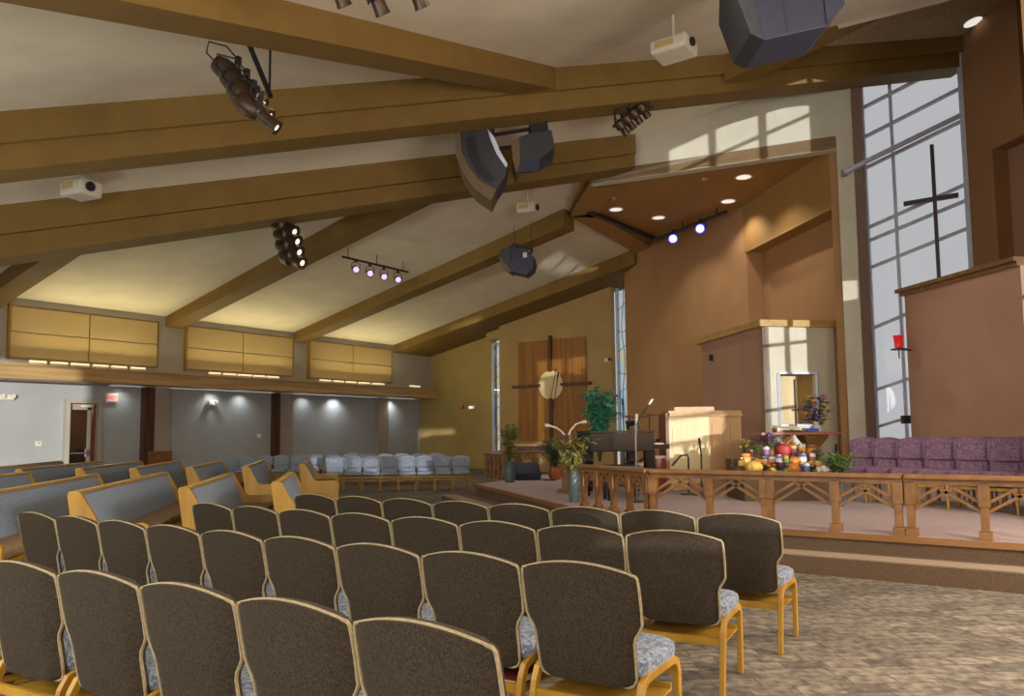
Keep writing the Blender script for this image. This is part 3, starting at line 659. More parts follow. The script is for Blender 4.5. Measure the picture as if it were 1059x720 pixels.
# two purple chairs turned sideways before the row (only seats show)
for i, xx in enumerate((851, 873, 893)):
    p = at(xx, 480, 10.6-.25*i); loc = (p.x, p.y, ZS)
    dup(pp, (p.x, p.y, ZS), R(118+6*i), 'x')
for o in [o for o in COL.objects if o.get('label') == 'x' and o.name.startswith('padded')]:
    def rm(q):
        for c in list(q.children): rm(c)
        bpy.data.objects.remove(q)
    rm(o)
# blue chairs near the far wall
bl = make_chair('church_chair', 'x', 'fabblue', 'fabblue', 'piping', 'oak', 'blue grey chairs near the far wall')
back_px = [233.5, 252.5, 271, 288.5, 306, 324, 343, 361, 379, 397, 415, 433, 450]
fr_px = [346, 365, 384, 402.5, 421, 440, 458.5, 477]
bfirst = True
nth = ['first', 'second', 'third', 'fourth', 'fifth', 'sixth', 'seventh', 'eighth', 'ninth', 'tenth', 'eleventh', 'twelfth', 'thirteenth']
for r_, lst in enumerate((back_px, fr_px)):
    for i, xx in enumerate(lst):
        dist = (21.6+.9*i/12) if r_ == 0 else (19.6-.0*i)
        p = at(xx, 480, dist); loc = (p.x, p.y, 0)
        rz = YAW-PI/2+PI+(0 if r_ == 0 else R(8))
        lab = 'blue grey chair in the back row by the grey wall, %s from the exit door' % nth[i] if r_ == 0 else 'blue grey chair standing before the back row, %s from the pews' % nth[i]
        if bfirst: bl.location = loc; bl.rotation_euler = (0, 0, rz); bl.scale = (.86, .84, 1); bl['label'] = lab; bfirst = False
        else: dup(bl, loc, rz, lab, 'blue grey chairs near the far wall')
# ------------------------------------------------------------------ pews
def make_pew(Ln, label, loc, rz):
    t = thing('pew', label, 'pew', loc, rz, 'oak pews with blue upholstery')
    end = [(-.27, 0), (-.40, .86), (-.385, .9), (-.30, .9), (-.275, .875), (-.12, .60), (-.07, .575), (.28, .575), (.33, .55), (.34, .50), (.30, 0)]
    for sx in (-Ln/2, Ln/2):
        MB().prism(end, lambda u, v_, w: V((sx+w, u, v_)), .06).build('end_panel', 'oak', t, bevel=.008)
    b = MB(); th = math.atan2(.13, .5)
    b.hull([(-Ln/2+.03, -.20, .40), (Ln/2-.03, -.20, .40), (Ln/2-.03, -.13, .40), (-Ln/2+.03, -.13, .40)], [(-Ln/2+.03, -.345, .86), (Ln/2-.03, -.345, .86), (Ln/2-.03, -.285, .86), (-Ln/2+.03, -.285, .86)])
    b.build('back_cushion', 'pewfab', t, bevel=.015)
    MB().hull([(-Ln/2+.03, -.26, .3), (Ln/2-.03, -.26, .3), (Ln/2-.03, -.2, .3), (-Ln/2+.03, -.2, .3)], [(-Ln/2+.03, -.38, .86), (Ln/2-.03, -.38, .86), (Ln/2-.03, -.345, .86), (-Ln/2+.03, -.345, .86)]).build('back_panel', 'oak', t)
    MB().box((0, -.335, .88), (Ln-.06, .085, .04), bev=.012).build('top_rail', 'oakpale', t)
    MB().box((0, .06, .43), (Ln-.06, .42, .08), bev=.03).build('seat_cushion', 'pewseat', t)
    MB().box((0, .04, .365), (Ln-.06, .42, .04)).build('seat_board', 'oak', t)
    return t
pews = [((-130, 531), (98, 490), 'long oak pew at the left edge with blue striped back, behind the brown chairs'),
        ((80, 508), (170, 488), 'blue striped oak pew just behind the leftmost brown chairs'),
        ((185, 504), (238, 489), 'blue striped oak pew whose tall end panel stands beside the front row of brown chairs'),
        ((283, 498), (301, 488), 'short blue oak pew end on, nearest the aisle by the platform'),
        ((-100, 501), (27, 488), 'oak pew mostly cut by the left edge, before the exit door'),
        ((-48, 488), (62, 476.5), 'oak pew of the rear block left of the exit door'),
        ((14.5, 485), (103, 476.5), 'oak pew of the rear block straight below the exit door'),
        ((77.6, 484), (144, 476.5), 'oak pew of the rear block below the dark post'),
        ((137, 483.5), (184, 476.3), 'oak pew of the rear block below the taupe pilaster'),
        ((197, 483), (228, 476), 'oak pew of the rear block before the first blue chairs'),
        ((255, 482), (272, 475.5), 'oak pew of the rear block with its arm before the blue chairs'),
        ((312, 479.5), (318, 475.2), 'oak pew at the aisle end of the rear block, seen almost end on')]
for (pa_, pb_, lab) in pews:
    a, b = onZ(*pa_, .9), onZ(*pb_, .9)
    d = V((b.x-a.x, b.y-a.y)); ln = d.length; d /= ln; ln = max(min(ln, 5.2), 1.9)
    yaw_ = R(48.7); d = (d*.5+V((math.cos(yaw_), math.sin(yaw_)))*.5).normalized()
    fac_ = V((d.y, -d.x)); mid_ = V((b.x, b.y))-d*ln/2
    if mid_.y+d.y*ln/2 > YW-.9: mid_ -= d*((mid_.y+d.y*ln/2)-(YW-.9))
    c = mid_+fac_*.335
    make_pew(ln, lab, (c.x, c.y, 0), math.atan2(-fac_.x, fac_.y))
# ------------------------------------------------------------------ helpers for placed things
RZC = YAW-PI/2                       # local x runs to the right of the view, local y away from it
def ceilz(x, y):
    if x+y > 0 and (x-A0.x)*dA.y-(y-A0.y)*dA.x > 0 or x > XN2: return zfar(y)
    return min(zfar(y), znear(x, y))
def text(body, size, material, parent, loc, rot, name):
    c = bpy.data.curves.new(name, 'FONT'); c.body = body; c.size = size; c.extrude = .004; c.align_x = 'CENTER'; c.align_y = 'CENTER'
    tmp = bpy.data.objects.new(name, c); COL.objects.link(tmp); dg = bpy.context.evaluated_depsgraph_get()
    me = bpy.data.meshes.new_from_object(tmp.evaluated_get(dg)); bpy.data.objects.remove(tmp)
    o = bpy.data.objects.new(name, me); COL.objects.link(o); o.parent = parent; o.location = loc; o.rotation_euler = rot; me.materials.clear(); me.materials.append(M[material]); return o
# ------------------------------------------------------------------ left wall fittings
dw = dx1-dx0; t = thing('door_1', 'glazed wooden exit door in a grey frame on the left wall', 'door', ((dx0+dx1)/2, YW, 0)); t['kind'] = 'structure'
f = MB(); f.box((-dw/2+.06, .02, dz1/2), (.12, .36, dz1)); f.box((dw/2-.06, .02, dz1/2), (.12, .36, dz1)); f.box((0, .02, dz1-.06), (dw-.24, .355, .12)); f.build('door_frame', 'greyup', t)
f = MB(); lw = dw-.24; f.box((-lw/2+.05, .05, (dz1-.14)/2), (.1, .05, dz1-.14)); f.box((lw/2-.16, .05, (dz1-.14)/2), (.1, .05, dz1-.14)); f.box((-.05, .05, dz1-.22), (lw-.1, .05, .16)); f.box((-.05, .05, .16), (lw-.1, .05, .32)); lf = f.build('leaf', 'pilaster', t)
MB().box((-.05, .05, (dz1)/2), (lw-.2, .012, dz1-.4)).build('pane', 'smoke', t)
MB().box((lw/2-.03, .1, (dz1-.14)/2), (.08, .2, dz1-.14)).build('jamb', 'redwood', t)
f = MB(); f.box((.12, -.02, dz1-.2), (.34, .08, .07), bev=.01); f.bar((.0, -.06, dz1-.17), (.3, -.08, dz1-.15), .03, .02); f.build('closer', 'white', t)
f = MB(); f.box((.2, -.01, 1.0), (.06, .04, .2)); f.bar((.2, -.06, 1.0), (-.3, -.06, 1.0), .04, .04); f.build('push_bar', 'metal', t)
hb = MB(); hb.box(((dx0+dx1)/2, YW+2.6, 1.6), (4, .2, 3.4)); struct(hb.build('wall_hall', 'redwood'), 'reddish hallway wall seen through the exit door glass', 'wall')
p = onY(115.5, 411.5, YW-.06)
t = thing('exit_sign', 'white exit sign with red letters beside the exit door', 'sign', (p.x, YW-.04, p.z-.13))
MB().box((0, 0, .13), (.36, .08, .26), bev=.01).build('housing', 'white', t); MB().box((.01, -.043, .13), (.3, .006, .2)).build('face', 'exit', t)
text('EXIT', .15, 'exitred', t, (.01, -.05, .13), (PI/2, 0, 0), 'lettering')
for (px, py, lab) in ((7, 411, 'white twin-head emergency light at the left edge of the grey wall'), (219, 417, 'white twin-head emergency light on the grey wall past the taupe pilaster')):
    p = onY(px, py, YW-.05); t = thing('emergency_light', lab, 'light', (p.x, YW-.05, p.z), 0, 'emergency lights')
    MB().box((0, 0, 0), (.34, .1, .14), bev=.015).build('housing', 'white', t)
    for sx in (-.12, .12): MB().lathe([(.0, 0), (.05, 0), (.06, .07), (.055, .075), (0, .075)], (0, 0, 0), 12, Matrix.Translation((sx, -.05, .03)).to_3x3() @ Matrix.Rotation(PI/2, 3, 'X')).build('lamp_head', 'white', t, loc=None).location = (sx, -.05, .03)
for (px, py, lab) in ((40, 459, 'small white wall plate between the left edge and the exit door'), (268, 451, 'small white thermostat before the second dark post')):
    p = onY(px, py, YW-.02); t = thing('thermostat', lab, 'thermostat', (p.x, YW-.015, p.z), 0, 'wall plates')
    MB().box((0, 0, 0), (.16, .03, .14), bev=.012).build('cover', 'white', t); MB().box((0, -.018, .02), (.08, .006, .04)).build('display', 'greyup', t)
p = onX(478, 421, XE-.03); t = thing('fire_alarm', 'small red fire alarm on the olive wall', 'alarm', (XE-.03, p.y, p.z)); MB().box((0, 0, 0), (.06, .16, .16), bev=.01).build('housing', 'red', t); MB().box((-.035, 0, .02), (.02, .08, .05)).build('strobe', 'white', t)
p = onX(487, 421.5, XE-.05); t = thing('emergency_light', 'white emergency light on the olive wall beside the red alarm', 'light', (XE-.05, p.y-.05, p.z), 0, 'emergency lights'); MB().box((0, 0, 0), (.1, .34, .16), bev=.015).build('housing', 'white', t); MB().box((-.06, 0, .0), (.02, .2, .08)).build('lamp_head', 'lampwhite', t)
p = onX(630, 372, XC-.06); t = thing('wall_camera', 'small black camera on the tan wall right of the wooden cross panel', 'camera', (XC, p.y, p.z)); MB().box((-.02, .12, 0), (.04, .2, .12), bev=.01).build('bracket', 'white', t); MB().box((-.1, -.05, 0), (.16, .1, .1), bev=.02).build('body', 'black', t)
# wooden cross panel
pl_, pr_ = onX(537, 400, XC), onX(607.5, 400, XC); zt_, zb_ = onX(572, 351.5, XC).z, onX(572, 456, XC).z
pyc = (pl_.y+pr_.y)/2; pw = pl_.y-pr_.y
t = thing('cross_panel', 'tall oak wall panel in two boards with a dark cross and pale disc', 'wall panel', (XC-.012, pyc, zb_))
hh = zt_-zb_
for sg in (1, -1): MB().box((-.04, sg*pw/4, hh/2), (.08, pw/2-.012, hh), bev=.006).build('board', 'panelwood', t)
def lp(px, py): p = onX(px, py, XC); return (p.y-pyc, p.z-zb_)
cy_, cz_ = lp(571.5, 398.5); rr = (lp(559, 399)[0]-lp(584, 399)[0])/2
MB().lathe([(0, 0), (rr, 0), (rr, .05), (0, .05)], (0, 0, 0), 40, Matrix.Rotation(-PI/2, 3, 'Y')).build('disc', 'maple', t).location = (-.085, cy_, cz_)
for (a, b) in (((571, 347.5), (571, 385)), ((571.5, 412), (571.5, 456))):
    (ya, za), (yb_, zb2) = lp(*a), lp(*b); MB().box((-.12, cy_, (za+zb2)/2), (.09, .13, za-zb2)).build('cross_arm', 'darkwood', t)
for (a, b) in ((532, 561), (582, 613)):
    ya, yb_ = lp(a, 400)[0], lp(b, 397)[0]; MB().box((-.12, (ya+yb_)/2, cz_), (.09, ya-yb_, .11)).build('cross_arm', 'darkwood', t)
MB().bar((-.145, cy_-.28, cz_+.62), (-.145, cy_+.02, cz_-.6), .025, .02).build('slanted_rod', 'rail', t)
# ------------------------------------------------------------------ baptistery box
cb = at(788, 338, 16.6); zt2 = cb.z; D2 = V((.7071, -.7071, 0)); D1f = V((.7071, .7071, 0))
def hit(p0, d, px):
    best = min(range(0, 1200), key=lambda i: abs(PPX+FPX*((p0+d*i*.005-C0).dot(cR))/((p0+d*i*.005-C0).dot(cF))-px)); return best*.005
g0 = V((cb.x, cb.y, 0)); wR = hit(cb, D2, 862); wL = hit(cb, D1f, 725)
t = thing('corner_enclosure', 'low walled enclosure with wooden cornice between the organ and the pillar', 'enclosure', g(cb, ZS), 0)
q0 = V((0, 0, 0)); hb_ = zt2-ZS
MB().extr([q0, D1f*wL, D1f*wL+V((0, 0, hb_)), V((0, 0, hb_))], D2*.15).build('side_wall', 'pink', t)
fx0 = hit(g(cb, 2), D2, 806); fx1 = hit(g(cb, 2), D2, 845); nz1 = onp(825, 386, *vpl(cb, cb+D2)).z-ZS; nz0 = onp(825, 440, *vpl(cb, cb+D2)).z-ZS
fm = MB()
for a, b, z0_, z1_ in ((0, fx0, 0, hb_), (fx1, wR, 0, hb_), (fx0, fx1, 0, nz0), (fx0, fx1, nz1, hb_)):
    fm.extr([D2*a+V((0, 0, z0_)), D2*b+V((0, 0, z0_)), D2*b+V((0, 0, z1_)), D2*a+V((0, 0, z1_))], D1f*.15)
fm.build('front_wall', 'cream', t)  # painted paler than the side wall to carry the sun falling on it
MB().extr([D2*(-.12)-D1f*.12+V((0, 0, hb_)), D2*(-.12)+D1f*(wL+.12)+V((0, 0, hb_)), D2*.2+D1f*(wL+.12)+V((0, 0, hb_)), D2*.2-D1f*.12+V((0, 0, hb_))], (0, 0, .14)).build('cornice', 'oakpale', t)
MB().extr([D2*.2-D1f*.12+V((0, 0, hb_)), D2*.2+D1f*.2+V((0, 0, hb_)), D2*(wR)+D1f*.2+V((0, 0, hb_)), D2*(wR)-D1f*.12+V((0, 0, hb_))], (0, 0, .14)).build('cornice', 'oakpale', t)
MB().extr([D2*.15+D1f*.15+V((0, 0, hb_-.05)), D2*wR+D1f*.15+V((0, 0, hb_-.05)), D2*wR+D1f*wL+V((0, 0, hb_-.05)), D2*.15+D1f*wL+V((0, 0, hb_-.05))], (0, 0, .05)).build('roof', 'pink', t)
fm = MB(); wz = nz1-nz0
fm.extr([D2*fx0+D1f*.4+V((0, 0, nz0)), D2*fx1+D1f*.4+V((0, 0, nz0)), D2*fx1+D1f*.4+V((0, 0, nz1)), D2*fx0+D1f*.4+V((0, 0, nz1))], D1f*.05); nb2 = fm.build('niche_back', 'maple', t)
MB().extr([D2*(fx1-.22)+D1f*.38+V((0, 0, nz0)), D2*fx1+D1f*.14+V((0, 0, nz0)), D2*fx1+D1f*.14+V((0, 0, nz1)), D2*(fx1-.22)+D1f*.38+V((0, 0, nz1))], D2*.03).build('niche_side', 'oak', t)
fm = MB()
for a, b in ((fx0, nz0), (fx1, nz0)): fm.bar(D2*a-D1f*.02+V((0, 0, nz0)), D2*a-D1f*.02+V((0, 0, nz1)), .05, .05)
for z in (nz0, nz1): fm.bar(D2*fx0-D1f*.02+V((0, 0, z)), D2*fx1-D1f*.02+V((0, 0, z)), .05, .05)
fm.build('niche_frame', 'steelblue', t)
p = onp(737, 370, *vpl(cb, cb+D1f)); MB().box(p-g(cb, ZS)-D2*.05, (.08, .08, .16), PI/4, bev=.01).build('wall_sensor', 'black', t)
# ------------------------------------------------------------------ choir wall, rod, window cross, sanctuary lamp
ce = onX(935, 300, XWN-1.6); zc = ce.z
t = thing('choir_screen', 'dusty rose screen wall with wooden cap behind the purple chairs', 'screen wall', g(ce, ZS)); t['kind'] = 'structure'
cl = 2.75
MB().extr([q0, D1*cl, D1*cl+V((0, 0, zc-ZS-.12)), V((0, 0, zc-ZS-.12))], wn*.2).build('panel', 'pink', t)
fm = MB(); fm.extr([-D1*.06-wn*.06+V((0, 0, zc-ZS-.12)), D1*cl-wn*.06+V((0, 0, zc-ZS-.12)), D1*cl+wn*.26+V((0, 0, zc-ZS-.12)), -D1*.06+wn*.26+V((0, 0, zc-ZS-.12))], (0, 0, .07)); fm.extr([-D1*.12-wn*.12+V((0, 0, zc-ZS-.05)), D1*cl-wn*.12+V((0, 0, zc-ZS-.05)), D1*cl+wn*.32+V((0, 0, zc-ZS-.05)), -D1*.12+wn*.32+V((0, 0, zc-ZS-.05))], (0, 0, .07)); fm.build('cap', 'rail', t)
t = thing('curtain_rod', 'long pale rod crossing the tall window from the pillar', 'rod', onp(873, 180, nf_, df_-.0))
r0_ = onp(873, 180, nf_, df_)-fin*.12; r1_ = onp(995, 119, *vpl(w0, w1))-wn*.02
MB().tube([r0_-t.location, r1_-t.location], .055, 10).build('pipe', 'steelblue', t); MB().box(r0_-t.location+fin*.06, (.12, .1, .12)).build('bracket', 'metal', t)
XK = XWN-.4
zk0 = ZS
ka, kb = onX(962.5, 150, XK), onX(972, 283, XK); yk = (ka.y+kb.y)/2
t = thing('slender_cross', 'tall slender dark cross standing before the bright window', 'cross', (XK, yk, ZS))
MB().box((0, 0, (ka.z-ZS)/2), (.07, .07, ka.z-ZS)).build('upright', 'bronze', t)
p, q = onX(935, 217.5, XK), onX(1000, 193, XK)
q.y = max(q.y, y0+.12); zz = onX(966, 206, XK).z-ZS
MB().box((0, (p.y+q.y)/2-yk, zz), (.08, p.y-q.y, .09)).build('crossbar', 'bronze', t)
MB().box((0, 0, .03), (.5, .5, .06)).build('base', 'bronze', t)
lpnt = at(929.5, 360, (ce-C0).dot(cF)-.35)
t = thing('sanctuary_lamp', 'red glass sanctuary lamp on a bracket at the end of the rose screen wall', 'lamp', lpnt)
k = .014*1.35
MB().lathe([(.05, 0), (.075, .02), (.085, .2), (.1, .24), (.09, .24), (.05, .02)], (0, 0, 0), 14).build('glass_cup', 'redglass', t)
fm = MB(); fm.lathe([(0, -.035), (.14, -.035), (.15, -.015), (.05, 0), (0, 0)], (0, 0, 0), 14); fm.tube([(0, 0, -.03), (0, 0, -.2)], .012, 6); e2 = (g(ce, lpnt.z-.03)-lpnt); fm.tube([(0, 0, -.03), e2+wn*.05+D1*.1], .014, 6); fm.build('bracket', 'bronze', t)
p = onp(940, 434, *vpl(ce, ce+D1)); t = thing('small_speaker', 'small black device fixed to the end of the rose screen wall', 'speaker', p-wn*.07); MB().box((0, 0, 0), (.12, .14, .16), PI/4, bev=.015).build('body', 'black', t); MB().box((.03, .03, 0), (.09, .05, .05), PI/4).build('mount', 'metal', t)
# ------------------------------------------------------------------ leaf plants
def plant(name, label, base, z0, h, nst, spread, leafm, L, W, potf, seed, group=None, nl=14, droop=.3, crown=None):
    rd = random.Random(seed); t = thing(name, label, 'plant', base, rd.random()*6, group)
    if potf: potf(t)
    st = MB(); lf = MB()
    for i in range(nst):
        a = rd.uniform(0, 2*PI); r_ = spread*rd.uniform(.25, 1); hh_ = h*rd.uniform(.65, 1)
        e = V((math.cos(a)*r_, math.sin(a)*r_, z0+hh_)); b = V((math.cos(a)*.02, math.sin(a)*.02, z0-.04)); c = V((e.x*.3, e.y*.3, z0+hh_*.6))
        pts = [b.lerp(c, .5), c, c.lerp(e, .55)+V((0, 0, .03)), e]; st.tube([b]+pts, .008, 5)
        for j in range(nl):
            u = .2+.8*j/nl; full = [b]+pts; k = u*(len(full)-1); i0 = min(int(k), len(full)-2); pos = full[i0].lerp(full[i0+1], k-i0)
            aa = rd.uniform(0, 2*PI); lf.leaf(pos, (math.cos(aa), math.sin(aa), rd.uniform(-droop, .7)), L*rd.uniform(.6, 1.1), W*rd.uniform(.7, 1.1))
    st.build('stem', 'stem', t); lf.build('foliage', leafm, t)
    return t
def vase(mt, h, r):
    return lambda t: MB().lathe([(0, 0), (r*.75, 0), (r, h*.3), (r*1.05, h*.6), (r*.9, h*.9), (r*1.08, h), (r*.95, h), (r*.8, h*.9), (0, h*.8)], (0, 0, 0), 18).build('pot', mt, t)
VZ = lambda p: V((p.x, p.y, ZS))
plant('potted_plant', 'tall green plant in a slate vase left of the blue wedge speaker', onZ(527, 499, ZS),   .4, .9, 20, .3, 'leafyel', .19, .04, vase('pot', .45, .13), 3, 'platform plants')
plant('potted_plant', 'bushy white-tipped green plant in a clay pot behind the wedge speaker', VZ(at(574, 480, 17.6)), .25, .66, 18, .36, 'leaf', .22, .04, vase('terra', .3, .16), 4, 'platform plants')
plant('potted_plant', 'drooping yellow-green arrangement in a tall slate vase at the rail end', onZ(594, 519.5, ZS), .44, .6, 22, .34, 'leafyel', .17, .034, vase('pot', .5, .09), 5, 'platform plants', droop=.9)
tp = at(620, 470, 14.6); tp.z = ZS
plant('indoor_tree', 'glossy teal green bush rising behind the black piano', tp, .55, 1.38, 34, .42, 'leafteal', .2, .06, vase('terra', .4, .18), 6, 'platform plants', nl=24)
# ------------------------------------------------------------------ left rail, console, wedge, mic stand, lectern
rA = onZ(500, 492, ZS); rB = at(590, 476, (rA-C0).dot(cF)+.4); rB.z = ZS
v = rB-rA; n_ = v.length
for nm, (a_p, b_p), lab in (('x', (rA+V((0, 0, 0)), rB), 'sunlit rail section at the far side of the platform, behind the wedge speaker'), ('y', (rA+(onZ(522, 497, ZS)-rA)*.2, onZ(522, 497, ZS)), 'short end section of the far communion rail beside the slate vase')):
    vv = b_p-a_p; ln = vv.length; npst = max(2, int(ln/.42)+1)
    rail_section((a_p.x, a_p.y, ZS), math.atan2(vv.y, vv.x), ln, [.06+(ln-.12)*i/(npst-1) for i in range(npst)], lab, True)
p = at(566, 459, 20.3); t = thing('console_table', 'long low wooden console table under the wooden cross panel', 'table', (p.x, p.y, ZS), RZC)
th_ = p.z-ZS; MB().box((0, 0, th_-.03), (1.9, .5, .06), bev=.01).build('table_top', 'ledge', t); MB().box((0, 0, th_-.15), (1.7, .42, .18)).build('apron', 'darkwood', t)
for sx in (-.8, .8):
    for sy in (-.17, .17): MB().box((sx, sy, (th_-.1)/2), (.07, .07, th_-.1)).build('leg', 'darkwood', t)
p = onZ(549, 497, ZS)
t = thing('wedge_speaker', 'blue black wedge stage monitor on the platform floor', 'speaker', p+V((.2, .25, 0)), RZC+R(10))
pf = [(-.25, 0), (.2, 0), (.25, .1), (-.05, .38), (-.22, .3)]
MB().prism([(-a*1, b) for a, b in pf][::-1], lambda u, v_, w: V((w, -u*-1, v_)), .58).build('cabinet', 'spkblue', t, bevel=.012)
MB().hull([(-.26, -.235, .125), (.26, -.235, .125), (.26, .03, .375), (-.26, .03, .375)], [(-.26, -.25, .14), (.26, -.25, .14), (.26, .015, .39), (-.26, .015, .39)]).build('grille', 'spkblue', t)
for sx in (-.295, .295): MB().box((sx, .08, .16), (.012, .16, .1)).build('side_handle', 'black', t)
def micstand(label, base, pts, r, headm, tip, group='microphone stands', cat='microphone stand', nm='microphone_stand', flat=True):
    t = thing(nm, label, cat, base, 0, group)
    MB().lathe([(0, 0), (.14, 0), (.14, .02), (.03, .03), (0, .03)], (0, 0, 0), 16).build('base', 'black', t)
    MB().tube([(0, 0, .02)]+[V(q)-V(base) for q in pts], r, 6).build('pole', headm, t)
    e = V(pts[-1])-V(base); d = (V(pts[-1])-V(pts[-2])).normalized(); MB().tube([e-d*.01, e+d*.05, e+d*.13], [.014, .024, .02], 8).build('microphone', tip, t)
    return t
b_ = onZ(569, 497, ZS)
micstand('thin floor microphone stand with a long boom before the wooden cross panel', b_, [at(570, 445, (b_-C0).dot(cF)), at(570, 440, (b_-C0).dot(cF)), at(576.5, 391, (b_-C0).dot(cF))], .012, 'black', 'black')
lb = at(587, 478, 13.8); lb.z = ZS
t = thing('lectern', 'slim wooden lectern with two gooseneck lamps left of the piano', 'lectern', lb, RZC)
lh = at(587, 452, 13.8).z-ZS
MB().hull([(-.1, -.12, 0), (.1, -.12, 0), (.1, .12, 0), (-.1, .12, 0)], [(-.09, -.1, lh), (.09, -.1, lh), (.09, .1, lh), (-.09, .1, lh)]).build('column', 'rail', t); MB().box((0, 0, lh+.02), (.3, .3, .04), 0, 0, R(14)).build('desk', 'redwood', t); MB().box((0, 0, .02), (.36, .34, .04)).build('foot', 'rail', t)
MB().tube([(-.02, 0, lh), (-.1, 0, lh+.1), (-.2, 0, lh+.17), (-.3, 0, lh+.2)], .017, 7).build('gooseneck', 'white', t); MB().tube([(.02, 0, lh), (.06, 0, lh+.12), (.16, 0, lh+.23), (.26, 0, lh+.26)], .017, 7).build('gooseneck', 'white', t)
for e, d in (((-.3, 0, lh+.2), (-.1, 0, .02)), ((.26, 0, lh+.26), (.1, 0, .01))): MB().tube([V(e), V(e)+V(d)*.5, V(e)+V(d)], [.018, .032, .028], 8).build('lamp_head', 'white', t)
# ------------------------------------------------------------------ grand piano
pc_ = at(634, 470, 12.9); pc_.z = ZS
pz = at(634, 445.5, 12.9).z-ZS
t = thing('grand_piano', 'black grand piano behind the rail corner', 'piano', pc_, RZC+R(8))
pl2 = [(-.50, -.48), (.55, -.52), (.55, .75), (.2, .75), (-.05, .55), (-.3, .42), (-.5, .38), (-.6, .22), (-.63, -.05), (-.6, -.32)]
MB().extr([(x, y, pz-.34) for x, y in pl2], (0, 0, .30)).build('case', 'lacquer', t, bevel=.01)
MB().extr([(x*1.02, y*1.02, pz-.035) for x, y in pl2], (0, 0, .03)).build('lid', 'lacquer', t, bevel=.005)
MB().box((.68, .1, pz-.27), (.28, 1.2, .07)).build('keybed', 'lacquer', t); MB().box((.66, .1, pz-.225), (.16, 1.12, .03)).build('keyboard', 'page', t)
for x, y in ((-.45, -.05), (.5, -.4), (.5, .6)): MB().hull([(x-.06, y-.06, .08), (x+.06, y-.06, .08), (x+.06, y+.06, .08), (x-.06, y+.06, .08)], [(x-.08, y-.08, pz-.34), (x+.08, y-.08, pz-.34), (x+.08, y+.08, pz-.34), (x-.08, y+.08, pz-.34)]).ball((x, y, .04), .04).build('leg', 'lacquer', t, False)
m_ = MB(); m_.box((.3, .1, .3), (.06, .3, .46)); m_.box((.36, .1, .08), (.16, .26, .03)); m_.build('pedal_lyre', 'lacquer', t)
MB().box((.38, .1, pz+.09), (.02, .7, .17), 0, R(-12)).build('music_desk', 'lacquer', t)
bp_ = at(641, 480, 12.1); bp_.z = ZS
t = thing('piano_bench', 'black padded piano bench before the grand piano', 'bench', bp_, RZC+R(8)); MB().box((0, 0, .5), (.55, .35, .09), bev=.025).build('seat', 'black', t); MB().box((0, 0, .43), (.5, .31, .06)).build('frame', 'lacquer', t)
for x in (-.22, .22):
    for y in (-.12, .12): MB().box((x, y, .21), (.045, .045, .42)).build('leg', 'lacquer', t)
b_ = at(658, 485, 11.6); b_.z = ZS
micstand('chrome microphone stand right of the black piano', b_, [at(657.5, 452, 11.6), at(658, 437, 11.6)], .016, 'metal', 'white')
b_ = at(652, 485, 14.7); b_.z = ZS
micstand('slanting boom stand with a white tip rising over the cymbals', b_, [at(652, 447, 14.7), at(655, 441, 14.7), at(671, 418.5, 14.7)], .016, 'gunmetal', 'white')
b_ = at(645, 485, 15.1); b_.z = ZS
micstand('thin upright microphone stand before the wide stained glass strip', b_, [at(645, 440, 15.1), at(644, 419, 15.1)], .013, 'black', 'black')
# ------------------------------------------------------------------ drum kit
dk = at(671, 480, 15.6); dk.z = ZS
t = thing('drum_kit', 'wine red drum kit with two cymbals beside the organ console', 'drums', dk, RZC)
def dz(py): return at(671, py, 15.6).z-ZS
def dxx(px): return (px-671)/FPX*15.6
MB().lathe([(0, -.2), (.26, -.2), (.27, -.18), (.27, .18), (.26, .2), (0, .2)], (0, 0, 0), 24, Matrix.Rotation(PI/2, 3, 'X')).build('bass_drum', 'drum', t).location = (0, 0, .3)
MB().lathe([(0, 0), (.25, 0), (.25, .012), (0, .012)], (0, 0, 0), 24, Matrix.Rotation(PI/2, 3, 'X')).build('drum_head', 'drumskin', t).location = (0, -.2, .3)
for x, z, r in ((-.15, .7, .13), (.14, .72, .13)): MB().lathe([(0, 0), (r, 0), (r, .2), (0, .2)], (x, 0, z), 18).build('tom', 'drum', t)
MB().lathe([(0, 0), (.17, 0), (.17, .38), (0, .38)], (.42, .0, .3), 18).build('floor_tom', 'drum', t)
for i in range(3): MB().tube([(.42+.16*math.cos(i*2.1), .16*math.sin(i*2.1), .5), (.42+.2*math.cos(i*2.1), .2*math.sin(i*2.1), 0)], .012, 5).build('tom_leg', 'metal', t)
MB().lathe([(0, 0), (.17, 0), (.17, .13), (0, .13)], (-.42, -.05, .56), 18).build('snare', 'metal', t)
MB().tube([(-.42, -.05, 0), (-.42, -.05, .56)], .016, 6).build('snare_stand', 'metal', t)
for px, py, r, tl in ((674, 429, .2, -10), (653, 430, .16, 8)):
    x, z = dxx(px), dz(py)
    MB().tube([(x, .15, 0), (x, .15, z)], .014, 6).build('cymbal_stand', 'gunmetal', t)
    MB().lathe([(0, 0), (r, -.03), (r, -.026), (.04, .008), (.03, .03), (0, .03)], (0, 0, 0), 24, Matrix.Rotation(R(tl), 3, 'Y')).build('cymbal', 'drum', t).location = (x, .15, z)
cg = at(688, 480, 13.9); cg.z = ZS
